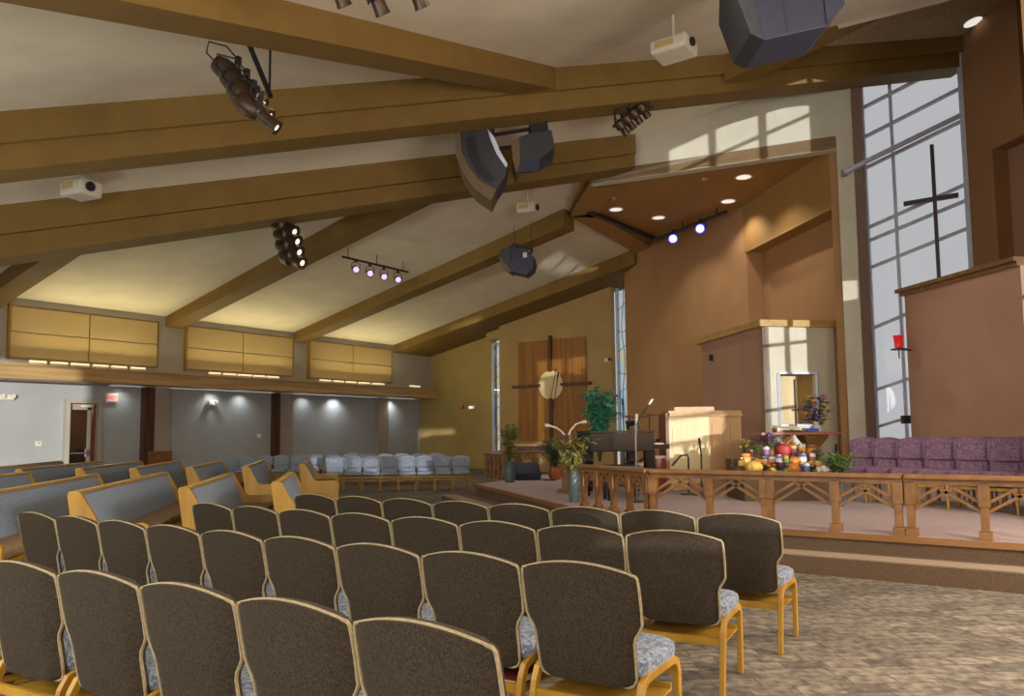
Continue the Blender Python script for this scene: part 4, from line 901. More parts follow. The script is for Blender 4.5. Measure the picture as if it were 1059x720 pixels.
for i, (px, dd_, lab) in enumerate(((681, 13.7, 'tall wine red conga drum before the drum kit'), (664, 13.3, 'pinkish conga drum beside the chrome microphone stand'))):
    p = at(px, 480, dd_); p.z = ZS; t = thing('conga_drum', lab, 'drum', p, 0, 'conga drums'); hh_ = .62-.1*i
    MB().lathe([(.09, 0), (.11, .05), (.155, hh_*.6), (.13, hh_), (0, hh_)], (0, 0, 0), 18).build('shell', ('drum', 'pink')[i], t); MB().lathe([(0, hh_), (.135, hh_-.03), (.138, hh_), (.12, hh_+.012), (0, hh_+.012)], (0, 0, 0), 18).build('drum_head', 'drumskin', t)
# ------------------------------------------------------------------ organ console
o1, o2, o3, o0 = at(691.5, 428, 14.0), at(733, 427, 14.1), at(766, 427, 14.3), at(684, 430, 15.0)
oz = o2.z-ZS
ob = V((o2.x, o2.y, ZS)); o4 = at(762, 427, 15.2)
L3 = lambda p: V((p.x-ob.x, p.y-ob.y, 0))
t = thing('organ_console', 'pale wooden organ console with a sunlit front behind the rail', 'organ', ob)
def face(p, q, nm, mt, inset=0):
    d = (L3(q)-L3(p)); n2 = V((-d.y, d.x, 0)).normalized(); n2 = n2 if n2.dot(V((cF.x, cF.y, 0))) > 0 else -n2
    return MB().extr([L3(p), L3(q), L3(q)+V((0, 0, oz)), L3(p)+V((0, 0, oz))], n2*.06).build(nm, mt, t)
face(o1, o2, 'front_panel', 'maple'); face(o2, o3, 'angled_panel', 'maple_shaded'); face(o0, o1, 'side_panel', 'redwood'); face(o3, o4, 'side_panel', 'maple_shaded')
MB().extr([L3(p)*1.0+V((0, 0, oz)) for p in (o0, o1, o2, o3, o4)], (0, 0, .04)).build('top', 'maple_shaded', t)
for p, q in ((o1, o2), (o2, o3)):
    MB().bar(L3(p)+V((0, 0, oz-.03))-V((cF.x, cF.y, 0))*.02, L3(q)+V((0, 0, oz-.03))-V((cF.x, cF.y, 0))*.02, .07, .07).build('top_moulding', 'maple_shaded', t); MB().bar(L3(p)+V((0, 0, .06))-V((cF.x, cF.y, 0))*.02, L3(q)+V((0, 0, .06))-V((cF.x, cF.y, 0))*.02, .06, .12).build('base_moulding', 'maple_shaded', t)
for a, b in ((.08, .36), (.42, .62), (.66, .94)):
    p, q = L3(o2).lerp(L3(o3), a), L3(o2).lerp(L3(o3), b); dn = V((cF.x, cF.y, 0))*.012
    MB().extr([p-dn+V((0, 0, .2)), q-dn+V((0, 0, .2)), q-dn+V((0, 0, oz-.2)), p-dn+V((0, 0, oz-.2))], dn*.9).build('raised_panel', 'maple_shaded', t)
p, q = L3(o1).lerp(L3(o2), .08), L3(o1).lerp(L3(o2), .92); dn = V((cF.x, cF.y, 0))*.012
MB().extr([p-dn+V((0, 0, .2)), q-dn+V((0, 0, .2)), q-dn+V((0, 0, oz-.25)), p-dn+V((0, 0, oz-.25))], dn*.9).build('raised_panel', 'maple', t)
mr = at(716, 424, 14.5)
MB().box(V((mr.x-ob.x, mr.y-ob.y, oz+.07)), (.75, .3, .1), RZC).build('music_rack', 'maple_shaded', t)
b_ = at(712, 486, 12.9); b_.z = ZS
micstand('short black microphone stand bent over before the sunlit organ front', b_, [at(712, 474, 12.9), at(711, 470.5, 12.9), at(704, 471.5, 12.9), at(700, 476, 12.9)], .016, 'black', 'black')
b_ = at(725, 486, 12.7); b_.z = ZS
micstand('upright black microphone stand at the corner of the organ console', b_, [at(725.2, 470, 12.7), at(724, 461, 12.7)], .014, 'black', 'black')
# ------------------------------------------------------------------ communion table
tb = at(825, 470, 12.8); tb.z = ZS
tz = at(825, 447, 12.8).z-ZS; sc_ = 12.8/FPX
t = thing('communion_table', 'mahogany communion table with two flared pedestals', 'table', tb, RZC)
MB().box((0, .1, tz-.025), (82*sc_, .62, .05), bev=.008).build('table_top', 'redwood', t)
for px in (804, 843):
    x = (px-825)*sc_; m_ = MB()
    pr2 = [(.13, 0), (.13, .08), (.1, .12), (.1, tz-.24), (.13, tz-.2), (.2, tz-.08), (.2, tz-.05)]
    for (wa, za), (wb, zb3) in zip(pr2, pr2[1:]): m_.hull([(x-wa, .1-wa, za), (x+wa, .1-wa, za), (x+wa, .1+wa, za), (x-wa, .1+wa, za)], [(x-wb, .1-wb, zb3), (x+wb, .1-wb, zb3), (x+wb, .1+wb, zb3), (x-wb, .1+wb, zb3)])
    m_.build('pedestal', 'rail', t)
MB().box((0, .1, .05), (1.1, .5, .1)).build('plinth', 'rail', t)
Mx = Matrix.Rotation(RZC, 3, 'Z')
def on_table(px, yoff, z=0): return tb+Mx @ V(((px-825)*sc_, yoff, tz+z))
t = thing('open_bible', 'large open bible on the communion table', 'book', on_table(814, -.02, .001), RZC)
MB().hull([(-.2, -.12, 0), (.2, -.12, 0), (.2, .14, 0), (-.2, .14, 0)], [(-.2, -.12, .03), (.2, -.12, .03), (.2, .14, .08), (-.2, .14, .08)]).build('stand', 'redwood', t)
for sg in (1, -1): MB().hull([(0, -.11, .033), (sg*.19, -.11, .034), (sg*.19, .13, .082), (0, .13, .081)], [(0, -.11, .045), (sg*.185, -.11, .07), (sg*.185, .13, .12), (0, .13, .095)]).build('page_block', 'page', t)
t = thing('blue_book', 'small closed blue book beside the open bible', 'book', on_table(837, -.08, .001), RZC); MB().box((0, 0, .03), (.2, .16, .05)).build('page_block', 'page', t)
m_ = MB(); m_.box((0, 0, .004), (.22, .18, .008)); m_.box((0, 0, .058), (.22, .18, .008)); m_.box((0, -.088, .03), (.22, .006, .06)); m_.build('cover', mat('blue_cover', (46, 66, 168), .4, (40, 58, 150)), t)
t = thing('garland', 'green leafy sprig lying along the front of the communion table', 'greenery', on_table(826, -.17, .012), RZC); m_ = MB()
for i in range(40): m_.leaf((random.uniform(-.25, .2), random.uniform(-.02, .03), .0), (random.uniform(-1, 1), random.uniform(-.4, .4), random.uniform(0, .5)), .07, .014)
m_.build('foliage', 'leaf', t); MB().tube([(-.25, 0, 0), (.2, .01, 0)], .006, 5).build('stem', 'stem', t)
t = thing('standing_cross', 'thin dark standing cross on the communion table', 'cross', on_table(829, .2), RZC)
zc_ = at(828.5, 392, 13).z-tb.z-tz
MB().box((0, 0, .012), (.18, .12, .024)).build('base', 'bronze', t); MB().box((0, 0, zc_/2), (.025, .025, zc_)).build('upright', 'bronze', t); MB().box((0, 0, zc_*.42), (.13, .025, .03)).build('crossbar', 'bronze', t)
t = thing('flower_vase', 'vase of purple, yellow and pink flowers on the communion table end', 'flowers', on_table(846, 0), RZC)
MB().lathe([(0, 0), (.06, 0), (.075, .05), (.07, .14), (.085, .18), (.07, .18), (.05, .05), (0, .04)], (0, 0, 0), 16).build('vase', 'drumskin', t)
rd = random.Random(11); lf = MB(); st = MB(); cols = {'lilac': (150, 120, 180), 'yellow': (220, 190, 70), 'pink': (214, 150, 150), 'plum': (96, 66, 130)}
hd = {k_: MB() for k_ in cols}
for i in range(60):
    a = rd.uniform(0, 6.28); zz = rd.uniform(.2, .6); rr_ = .22*math.sqrt(max(.1, 1-((zz-.33)/.34)**2))*rd.uniform(.5, 1); e = V((rr_*math.cos(a), rr_*math.sin(a), zz))
    st.tube([(0, 0, .1), e*.6+V((0, 0, .05)), e], .004, 4); kk = list(cols)[i % 4]
    for j in range(7): hd[kk].leaf(e, (math.cos(j*.9), math.sin(j*.9), .35), .085, .034)
    hd[kk].ball(e, .03, n=6)
    for j in range(3): lf.leaf(e*rd.uniform(.5, 1), (math.cos(a+j), math.sin(a+j), rd.uniform(-.2, .6)), .11, .022)
st.build('stem', 'stem', t); lf.build('foliage', 'leaf', t)
for k_, c in cols.items(): hd[k_].build('blossom', mat('petal_'+k_, c, .7, tuple(int(v*.85) for v in c)), t, False)
# ------------------------------------------------------------------ harvest display on tiers
rs_ = at(806, 480, 12.05); rs_.z = ZS
t = thing('display_riser', 'tiered wooden riser under the harvest display before the communion table', 'riser', rs_, RZC)
tier = [(-.34, 11.7), (0, 12.05), (.3, 12.35)]
tzs = [at(806, y, d).z-ZS for y, (o_, d) in zip((490, 483, 474), tier)]
for (yo, d), z in zip(tier, tzs): MB().box((0, yo, z/2), (1.44, .33, z)).build('tier', 'riser', t, bevel=.006)
def spot_on(px, ti): return rs_+Mx @ V(((px-806)*tier[ti][1]/FPX, tier[ti][0]+random.uniform(-.04, .04), tzs[ti]))
def mm(nm, c): return mat(nm, c, .55, tuple(int(v*.84) for v in c), scale=14)
PM = {k_: mm('harvest_'+k_, c) for k_, c in {'orange': (214, 130, 50), 'yellow': (214, 178, 78), 'white': (214, 208, 196), 'blue': (84, 110, 168), 'purple': (136, 100, 150), 'red': (176, 56, 50), 'green': (104, 130, 66), 'brown': (120, 84, 54), 'plum': (110, 62, 84)}.items()}
def pumpkin(px, ti, r, c, lab):
    p = spot_on(px, ti); t = thing('pumpkin', lab, 'pumpkin', p, random.random()*6, 'harvest display'); MB().ball((0, 0, r*.78), r, (1, 1, .8), 20, .05).build('body', PM[c], t); MB().tube([(0, 0, r*1.45), (.01, 0, r*1.7), (.03, 0, r*1.85)], [r*.16, r*.11, r*.1], 6).build('stem', 'stem', t)
def jar(px, ti, r, h, c, c2, lab, nm='food_can', cat='can'):
    p = spot_on(px, ti); t = thing(nm, lab, cat, p, random.random()*6, 'harvest display'); MB().lathe([(0, 0), (r, 0), (r, h*.12), (r*.97, h*.14), (r*.97, h*.86), (r, h*.88), (r, h), (0, h)], (0, 0, 0), 16).build('body', PM[c], t); MB().lathe([(r*.99, h*.2), (r*1.01, h*.2), (r*1.01, h*.78), (r*.99, h*.78)], (0, 0, 0), 16).build('paper_label', PM[c2], t); MB().lathe([(0, h), (r*.92, h), (r*.92, h+.012), (0, h+.012)], (0, 0, 0), 16).build('lid', 'metal' if nm == 'food_can' else PM[c2], t)
def posy(px, ti, h, c, lab, n=14, r=.09):
    p = spot_on(px, ti); t = thing('flower_bunch', lab, 'flowers', p, random.random()*6, 'harvest display'); rd = random.Random(px)
    MB().lathe([(0, 0), (.04, 0), (.05, h*.3), (.035, h*.35), (0, h*.3)], (0, 0, 0), 12).build('holder', PM['brown'], t); b = MB(); l = MB(); s_ = MB()
    for i in range(n):
        a = rd.uniform(0, 6.28); e = V((r*math.cos(a)*rd.random()**.5, r*math.sin(a)*rd.random()**.5, h*rd.uniform(.6, 1))); s_.tube([(0, 0, h*.2), e], .004, 4)
        for j in range(6): b.leaf(e, (math.cos(j*1.05), math.sin(j*1.05), .3), .06, .026)
        b.ball(e, .018, n=6)
        l.leaf(e*.8, (math.cos(a), math.sin(a), .2), .1, .018)
    s_.build('stem', 'stem', t); l.build('foliage', 'leaf', t); b.build('blossom', PM[c], t, False)
def apple(px, ti, r, c, lab, z=0):
    p = spot_on(px, ti)+V((0, 0, z)); t = thing('apple', lab, 'fruit', p, 0, 'harvest display'); MB().lathe([(0, .12*r), (.35*r, 0), (.8*r, .35*r), (r, .95*r), (.85*r, 1.5*r), (.45*r, 1.78*r), (.12*r, 1.65*r), (0, 1.6*r)], (0, 0, 0), 16).build('body', PM[c], t); MB().tube([(0, 0, 1.6*r), (.1*r, 0, 2.1*r)], r*.07, 5).build('stem', 'stem', t)
pumpkin(771, 0, .13, 'yellow', 'large yellow pumpkin at the organ end of the harvest display')
jar(772, 1, .08, .2, 'orange', 'yellow', 'orange lidded jar behind the large yellow pumpkin', 'glass_jar', 'jar')
posy(781, 1, .34, 'green', 'tall green bunch near the organ end of the harvest display')
posy(786, 0, .2, 'orange', 'low bunch of orange flowers in front of the green bunch')
posy(790, 2, .34, 'plum', 'tall plum flower bunch behind the purple labelled cans')
jar(799, 1, .06, .16, 'white', 'purple', 'white can with purple label, lower of the harvest cans')
jar(799, 2, .06, .18, 'white', 'purple', 'white can with purple label on the top tier under the table')
jar(806, 1, .055, .18, 'purple', 'white', 'slim purple can with white label beside the white cans')
posy(804, 2, .42, 'purple', 'lilac flower bunch before the near table pedestal', 18)
posy(811, 2, .38, 'white', 'white flower bunch left of the big red ornament')
apple(817, 2, .13, 'red', 'big glossy red apple ornament on the top tier')
posy(794, 0, .17, 'red', 'low red flower bunch on the bottom tier')
pumpkin(812, 0, .1, 'orange', 'small orange pumpkin in the middle of the bottom tier')
pumpkin(822, 1, .1, 'orange', 'orange pumpkin on the middle tier below the red apple')
jar(825, 0, .05, .15, 'white', 'blue', 'white can with blue label on the bottom tier')
jar(830, 1, .07, .2, 'blue', 'white', 'blue can with white label on the middle tier')
jar(828, 2, .08, .2, 'yellow', 'plum', 'yellow jar with plum lid on the top tier', 'glass_jar', 'jar')
posy(835, 0, .18, 'yellow', 'low yellow flower bunch on the bottom tier')
jar(836, 2, .06, .22, 'white', 'yellow', 'tall white can with yellow label on the top tier')
jar(840, 1, .055, .2, 'white', 'brown', 'white can with brown label before the far pedestal')
posy(846, 1, .26, 'green', 'spiky green bunch at the pillar end of the middle tier')
pumpkin(844, 0, .08, 'white', 'small white pumpkin on the bottom tier')
apple(819, 0, .05, 'red', 'small red apple on the bottom tier between pumpkin and can')
apple(804, 0, .05, 'green', 'small green apple on the bottom tier')
jar(846, 2, .07, .2, 'brown', 'orange', 'brown jar with orange lid at the pillar end of the top tier', 'glass_jar', 'jar')
pumpkin(783, 1, .09, 'orange', 'round orange pumpkin behind the low orange flowers')
jar(791, 1, .05, .15, 'green', 'white', 'green can with white label next to the purple labelled can')
posy(777, 2, .3, 'yellow', 'yellow flower bunch at the organ end of the top tier')
posy(798, 0, .17, 'purple', 'low lilac flower bunch on the bottom tier')
jar(785, 2, .05, .14, 'white', 'red', 'white can with red label on the top tier near the organ')
posy(824, 2, .32, 'orange', 'orange flower bunch between the red apple and the yellow jar')
jar(813, 1, .045, .17, 'yellow', 'green', 'yellow can with green label left of the middle pumpkin')
posy(833, 1, .26, 'red', 'red flower bunch behind the blue labelled can')
posy(850, 0, .2, 'plum', 'low plum flower bunch at the pillar end of the bottom tier')
jar(839, 0, .05, .13, 'orange', 'white', 'orange can with white label beside the small white pumpkin')
pumpkin(790, 0, .07, 'yellow', 'tiny yellow pumpkin on the bottom tier among the red flowers')
jar(766, 1, .05, .14, 'brown', 'yellow', 'brown can with yellow label at the very organ end')
fb = at(866, 488, 10.7); fb.z = ZS
plant('fern', 'feathery green fern between the harvest display and the purple chairs', fb, .3, .42, 20, .3, 'leaf', .17, .026, vase('pot', .32, .09), 9, 'platform plants')
b_ = at(865, 488, 13.2); b_.z = ZS
micstand('short black microphone stand beside the far end of the communion table', b_, [at(865, 470, 13.2), at(865, 467, 13.2)], .014, 'black', 'black')
# ------------------------------------------------------------------ ceiling fittings
def cyl(m_, p, q, r0, r1=None, n=14): m_.tube([p, q], [r0, r1 if r1 is not None else r0], n)
for i, (px, py) in enumerate(((660, 183.5), (637, 216.5), (681, 225), (769, 183), (753, 208))):
    p = onZ(px, py, H); t = thing('downlight', 'round recessed downlight in the dropped ceiling, ' + ('nearest the front edge', 'at the side edge above the long slot', 'between the slot and the two blue lamps', 'closest to the pillar', 'before the hanging bulkhead')[i], 'light', p, 0, 'round downlights over the platform')
    MB().lathe([(.17, -.012), (.21, -.012), (.21, .005), (.17, .005), (.17, -.012)], (0, 0, 0), 24, None, False).build('trim_ring', 'white', t); MB().lathe([(0, -.006), (.17, -.006), (.17, .003), (0, .003)], (0, 0, 0), 24).build('lens', 'lampwhite', t)
p = onp(1006, 22, nF, dF); t = thing('downlight', 'flat white downlight on the textured ceiling above the right wall', 'light', p-V((0, 0, .01)), 0)
t.rotation_euler = (math.atan(-S), 0, 0)
MB().lathe([(.17, -.012), (.21, -.012), (.21, .01), (.17, .01), (.17, -.012)], (0, 0, 0), 24, None, False).build('trim_ring', 'white', t); MB().lathe([(0, -.01), (.17, -.01), (.17, .003), (0, .003)], (0, 0, 0), 24).build('lens', 'lampwhite', t)
# slots and track lamps
p, q = onZ(610, 219, H-.075), onZ(676, 247, H-.075)
t = thing('ceiling_slot', 'long black slot along the edge of the dropped ceiling', 'track', p); MB().bar((0, 0, -.01), q-p, .16, .06).build('slot', 'black', t); MB().bar((0, 0, -.045), q-p+V((0, 0, -.035)), .05, .02).build('inner_rail', 'gunmetal', t)
p, q = onZ(667, 252, H-.2), onZ(751, 219, H-.2)
t = thing('lamp_bar', 'black lamp bar along the top of the brown wall', 'track', p); MB().tube([(0, 0, 0), q-p], .045, 8).build('pipe', 'black', t)
for k_ in (.1, .5, .9): MB().tube([(q-p)*k_, (q-p)*k_+V((0, 0, .2))], .02, 6).build('hanger', 'black', t)
def par(p, d, r, L_, lens, label, group, bodym='black', rim=None, yoke=.14):
    p = V(p); d = V(d).normalized(); t = thing('stage_lamp', label, 'lamp', p, 0, group)
    qd = d.to_track_quat('Z', 'Y').to_matrix()
    MB().lathe([(0, -L_), (r*.6, -L_), (r*.95, -L_*.7), (r, 0), (r*.86, 0), (r*.8, -.04), (0, -.04)], (0, 0, 0), 16, qd).build('body', bodym, t)
    MB().lathe([(0, -.03), (r*.8, -.03), (r*.8, -.02), (0, -.02)], (0, 0, 0), 16, qd).build('lens', lens, t)
    if rim: MB().lathe([(r*.84, -.02), (r*1.02, -.02), (r*1.02, .015), (r*.84, .015), (r*.84, -.02)], (0, 0, 0), 16, qd, False).build('lens_ring', rim, t)
    x = d.cross(V((0, 0, 1))).normalized(); c = -d*L_*.45
    MB().tube([c+x*r*1.1, c+x*r*1.15+V((0, 0, yoke*.7)), c+x*r*.5+V((0, 0, yoke)), c-x*r*.5+V((0, 0, yoke)), c-x*r*1.15+V((0, 0, yoke*.7)), c-x*r*1.1], .012, 6).build('yoke', 'gunmetal', t)
    m_ = MB(); m_.box(c+V((0, 0, yoke+.03)), (.05, .05, .09)); m_.build('clamp', 'black', t)
    return t
toc = lambda p: (C0-V(p)).normalized()
for px, py, lab in ((696, 247, 'glowing blue lamp on the black bar nearer the soffit edge'), (724, 236.5, 'glowing blue lamp on the black bar closer to the bulkhead')):
    p = onp(px, py, (0, 0, 1), H-.42); par(p, toc(p), .13, .22, 'whiteled', lab, 'blue lamps over the platform', 'spkblue', 'blueled', .2)
# four violet lamps on a bar
zb0 = onp(385, 261, nF, dF).z-.55
p, q = onZ(354, 265.5, zb0+.25), onZ(422, 281.5, zb0+.25)
t = thing('lamp_bar', 'thin black bar carrying four violet lamps below the far ceiling', 'track', p); MB().tube([(0, 0, 0), q-p], .03, 8).build('pipe', 'black', t)
for k_ in (.08, .5, .92):
    w_ = p.lerp(q, k_); MB().tube([w_-p, V((w_.x, w_.y, zfar(w_.y)))-p], .012, 6).build('hanger', 'gunmetal', t)
for i, (px, py) in enumerate(((368.5, 279), (383, 283), (397.5, 286.5), (412, 289.5))):
    p_ = onZ(px, py, zb0-.1); par(p_, toc(p_)+V((.15, -.1, -.15)), .1, .2, 'violet', 'small violet lamp on the thin bar, %s from the pew side' % ('first', 'second', 'third', 'fourth')[i], 'violet lamps on the thin bar', 'black', None, .2)
# clusters of ellipsoidal lamps
def ellip(p, d, L_, r, label, group, bodym='gunmetal'):
    p = V(p); d = V(d).normalized(); t = thing('spotlight', label, 'lamp', p, 0, group); qd = d.to_track_quat('Z', 'Y').to_matrix()
    MB().lathe([(0, -L_*.55), (r*1.0, -L_*.55), (r*1.25, -L_*.4), (r*1.25, -L_*.1), (r*.8, 0), (r*.85, L_*.3), (r*.95, L_*.45), (r*.8, L_*.45), (0, L_*.4)], (0, 0, 0), 14, qd).build('barrel', bodym, t)
    MB().lathe([(0, L_*.41), (r*.8, L_*.41), (r*.8, L_*.425), (0, L_*.425)], (0, 0, 0), 14, qd).build('lens', 'lens', t)
    m_ = MB(); x = d.cross(V((0, 0, 1))).normalized()
    m_.tube([x*r*1.4, x*r*1.4+V((0, 0, .16)), x*.03+V((0, 0, .22)), -x*.03+V((0, 0, .22)), -x*r*1.4+V((0, 0, .16)), -x*r*1.4], .013, 6); m_.build('yoke', 'black', t)
    MB().box(V((0, 0, .25)), (.06, .06, .1)).build('clamp', 'black', t)
    m_ = MB(); m_.tube([-d*L_*.55, -d*L_*.8+V((0, 0, .03)), -d*L_*.75+V((0, 0, .2)), -d*L_*.3+V((0, 0, .32)), V((0, 0, .26))], .011, 5); m_.build('cable', 'black', t)
    m_ = MB(); m_.box(d*L_*.18+V((0, 0, 0)), (.06, .06, .02)); m_.build('shutter_tab', 'page', t)
    return t
rightd = lambda dx, dn, aw: (_r0*dx+V((cF.x, cF.y, 0))*aw+V((0, 0, -dn)))
def cluster(b0, b1, pts, d, lpx, rpx, lab, labs, group):
    p, q = at(*b0), at(*b1)
    t = thing('lamp_bar', lab, 'track', p); MB().tube([(0, 0, 0), q-p], .035, 8).build('pipe', 'black', t)
    for k_ in (.05, .95):
        w_ = p.lerp(q, k_); cz = ceilz(w_.x, w_.y)
        if cz-w_.z > .03: MB().tube([w_-p, V((w_.x, w_.y, cz))-p], .018, 6).build('hanger', 'black', t)
    for (px, py, dd_), l_ in zip(pts, labs): ellip(at(px, py, dd_), d, lpx*dd_/FPX, rpx*dd_/FPX, l_, group)
dist = lambda p: (p-C0).dot(cF)
hN = onp(256, 38, nN, dN); zN = dist(hN)
cluster((256, 42, zN-.05), (280, 100, zN-.3), ((246, 82, zN-.5), (255, 95, zN-.62), (262, 107, zN-.74), (269, 119, zN-.86)), rightd(.8, .62, .1), 50, 8.5, 'black lamp bar hung near the first girder, carrying four dark spotlights',
        ('dark spotlight of the large cluster, highest of four', 'dark spotlight of the large cluster, second from the top', 'dark spotlight of the large cluster, third from the top', 'dark spotlight of the large cluster, lowest of four'), 'spotlights of the large cluster')
cluster((284, 226, 17.0), (304, 254, 17.0), ((296, 236, 16.7), (299, 246, 16.7), (301, 257, 16.7), (304, 268, 16.7)), rightd(.75, .4, -.35), 29, 7.5, 'lamp bar hung beyond the second girder with four spotlights',
        ('bright spotlight of the small cluster beyond the second girder, uppermost', 'spotlight of the small cluster, second from its top', 'spotlight of the small cluster, third from its top', 'lowest spotlight of the small cluster beyond the second girder'), 'spotlights of the small cluster')
cluster((634, 131, 15.0), (676, 109, 15.0), ((644, 133, 14.8), (651, 127, 14.8), (658, 121, 14.8), (666, 115, 14.8)), rightd(.5, .5, .4), 17, 4.5, 'black lamp bar in front of the cream platform fascia',
        ('black spotlight before the cream fascia, lowest of four', 'black spotlight before the cream fascia, second lowest', 'black spotlight before the cream fascia, second highest', 'black spotlight before the cream fascia, highest of four'), 'spotlights before the cream fascia')
cluster((330, -22, 7.6), (450, -26, 7.6), ((350, -9, 7.6), (390, 0, 7.6), (431, -7, 7.6)), rightd(.35, .8, .5), 34, 9, 'lamp bar above the top edge of the view carrying three spotlights',
        ('tip of a dark spotlight at the top edge, nearest the long beam', 'dark spotlight hanging at the top edge, lowest of the three', 'corner of a dark spotlight at the top edge, farthest from the long beam'), 'spotlights at the top edge')
# ------------------------------------------------------------------ projectors
def projector(px, py, dist, wpx, hpx, label, topy, rz=0, flat=False):
    p = at(px, py, dist); s_ = dist/FPX; w_, h_ = wpx*s_, hpx*s_
    t = thing('projector', label, 'projector', p, RZC+rz, 'ceiling projectors')
    MB().box((0, 0, 0), (w_, w_*.85, h_), bev=min(h_*.22, .05)).build('body', 'white', t)
    MB().box((-w_*.1, -w_*.43, h_*.05), (w_*.5, .012, h_*.4)).build('vent', 'panelfab', t)
    MB().lathe([(0, 0), (h_*.28, 0), (h_*.3, .06), (h_*.22, .06), (0, .03)], (0, 0, 0), 14, Matrix.Rotation(PI/2, 3, 'Y')).build('lens_barrel', 'black', t).location = (w_*.48, -w_*.1, 0)
    MB().box((0, 0, h_*.56), (w_*.3, w_*.3, .03)).build('mount_plate', 'black', t)
    cz = ceilz(p.x, p.y)
    MB().tube([(0, 0, h_*.5), (0, 0, cz-p.z)], .022, 8).build('mount_pole', 'white', t); MB().lathe([(0, -.03), (.11, -.03), (.12, 0), (0, 0)], (0, 0, cz-p.z), 14).build('ceiling_plate', 'white', t)
    return t
projector(84, 196, dist(onp(84, 168, nF, dF)), 31, 17, 'cream ceiling projector hanging between the two girders', 178, R(-22))
projector(697, 51, dist(onp(703, 14, nN, dN)), 40, 15, 'white ceiling projector beside the big black speaker', 14, R(-35))
projector(546, 216, dist(onp(548, 197, nF, dF)), 20, 11, 'small grey ceiling projector before the dropped platform ceiling', 197, R(-22))
# ------------------------------------------------------------------ speakers
dsp = 15.0; s_ = dsp/FPX; o_ = at(510, 165, dsp)
t = thing('speaker_cluster', 'hanging curved line array and boxy subwoofer rigged together', 'speaker', o_, RZC)
l2_ = lambda pts: [((x-510)*s_, (165-y)*s_) for x, y in pts]
prf = lambda dy: (lambda u, v_, w: V((u, w+dy, v_)))
body = [(478, 143), (509, 139), (512, 150), (517, 163), (525, 178), (523, 189), (513, 204), (497, 194), (486, 180), (479, 164)]
MB().prism(l2_(body), prf(.0), .75).build('cabinet', 'spk', t, bevel=.012)
MB().prism(l2_([(472, 144), (478, 143), (479, 164), (486, 180), (497, 194), (513, 204), (508, 215), (492, 203), (480, 187), (473, 168)]), prf(0), .8).build('grille', 'grille', t)
MB().prism(l2_([(484, 150), (492, 148), (494, 165), (501, 180), (512, 192), (508, 197), (495, 186), (486, 168)]), prf(-.38), .05).build('recess', 'black', t)
MB().prism(l2_([(505, 141), (512, 150), (517, 163), (525, 178), (523, 181), (514, 167), (508, 152)]), prf(-.39), .04).build('blue_edge', 'steelblue', t)
MB().prism(l2_([(474, 139), (511, 133), (512, 140), (475, 146)]), prf(0), .55).build('fly_frame', 'black', t)
sub = [(529, 152), (537, 144), (551, 141), (573, 158), (572, 163), (557, 184), (535, 185), (531, 170)]
MB().prism(l2_([(536, 147), (552, 142), (570, 140), (573, 158), (558, 170), (537, 172)]), prf(.1), .75).build('subwoofer', 'spk', t, bevel=.012)
MB().hull([V(p) for p in [((537-510)*s_, -.27, (165-172)*s_), ((558-510)*s_, -.27, (165-170)*s_), ((573-510)*s_, .47, (165-158)*s_), ((552-510)*s_, .47, (165-160)*s_)]], [V(p) for p in [((533-510)*s_, -.3, (165-184)*s_), ((556-510)*s_, -.3, (165-184)*s_), ((572-510)*s_, .4, (165-162)*s_), ((550-510)*s_, .4, (165-168)*s_)]]).build('sub_face', 'spkblue', t)  # lower face coloured navy to carry the blue light on it
MB().prism(l2_([(529, 152), (537, 147), (538, 172), (534, 185), (530, 172)]), prf(.05), .7).build('sub_grille', 'grille', t)
MB().prism(l2_([(547, 131), (566, 127), (567, 145), (550, 148)]), prf(.0), .5).build('sub_bracket', 'black', t)
for (a, b) in (((511, 139), (549, 133)), ((512, 154), (534, 151))): 
    (xa, za), (xb2, zb4) = l2_([a, b]); MB().bar((xa, 0, za), (xb2, 0, zb4), .05, .06).build('link_bar', 'black', t)
for px, py in ((476, 138), (480, 138), (508, 134), (561, 128)):
    (xa, za), = l2_([(px, py)]); w_ = o_+Mx @ V((xa, 0, za)); MB().tube([(xa, 0, za), (xa, 0, ceilz(w_.x, w_.y)-o_.z)], .008, 5).build('cable', 'black', t)
dsp = dist(onp(532, 231, nF, dF)); s_ = dsp/FPX; o_ = at(535, 270, dsp); l2_ = lambda pts: [((x-535)*s_, (270-y)*s_) for x, y in pts]
t = thing('hanging_speaker', 'grey speaker hung far back below the dropped platform ceiling', 'speaker', o_, RZC-R(12))
MB().prism(l2_([(531, 259), (544, 258), (553, 268), (554, 275), (552, 282), (545, 287), (535, 284), (529, 279)]), prf(0), .5).build('cabinet', 'spkblue', t, bevel=.012)
MB().prism(l2_([(520, 259), (531, 258), (529, 279), (535, 284), (528, 282), (517, 268)]), prf(0), .52).build('grille', 'spk', t)
MB().prism(l2_([(517, 266), (520, 268), (530, 282), (529, 284), (522, 279)]), prf(0), .54).build('lower_grille', 'grille', t)
MB().prism(l2_([(543, 264), (547, 264), (547, 269), (543, 269)]), prf(-.26), .03).build('input_plate', 'white', t)
m_ = MB(); pts = l2_([(519, 261), (532, 252), (551, 259), (549, 263)])
for (xa, za), (xb2, zb4) in zip(pts, pts[1:]): m_.bar((xa, 0, za), (xb2, 0, zb4), .06, .06)
m_.build('yoke', 'black', t)
for px, py in ((532, 252), (550, 258)):
    (xa, za), = l2_([(px, py)]); w_ = o_+Mx @ V((xa, 0, za)); MB().tube([(xa, 0, za), (xa, 0, ceilz(w_.x, w_.y)-o_.z)], .008, 5).build('cable', 'black', t)
dsp = 9.2; s_ = dsp/FPX; o_ = at(808, 20, dsp); l2_ = lambda pts: [((x-808)*s_, (20-y)*s_) for x, y in pts]
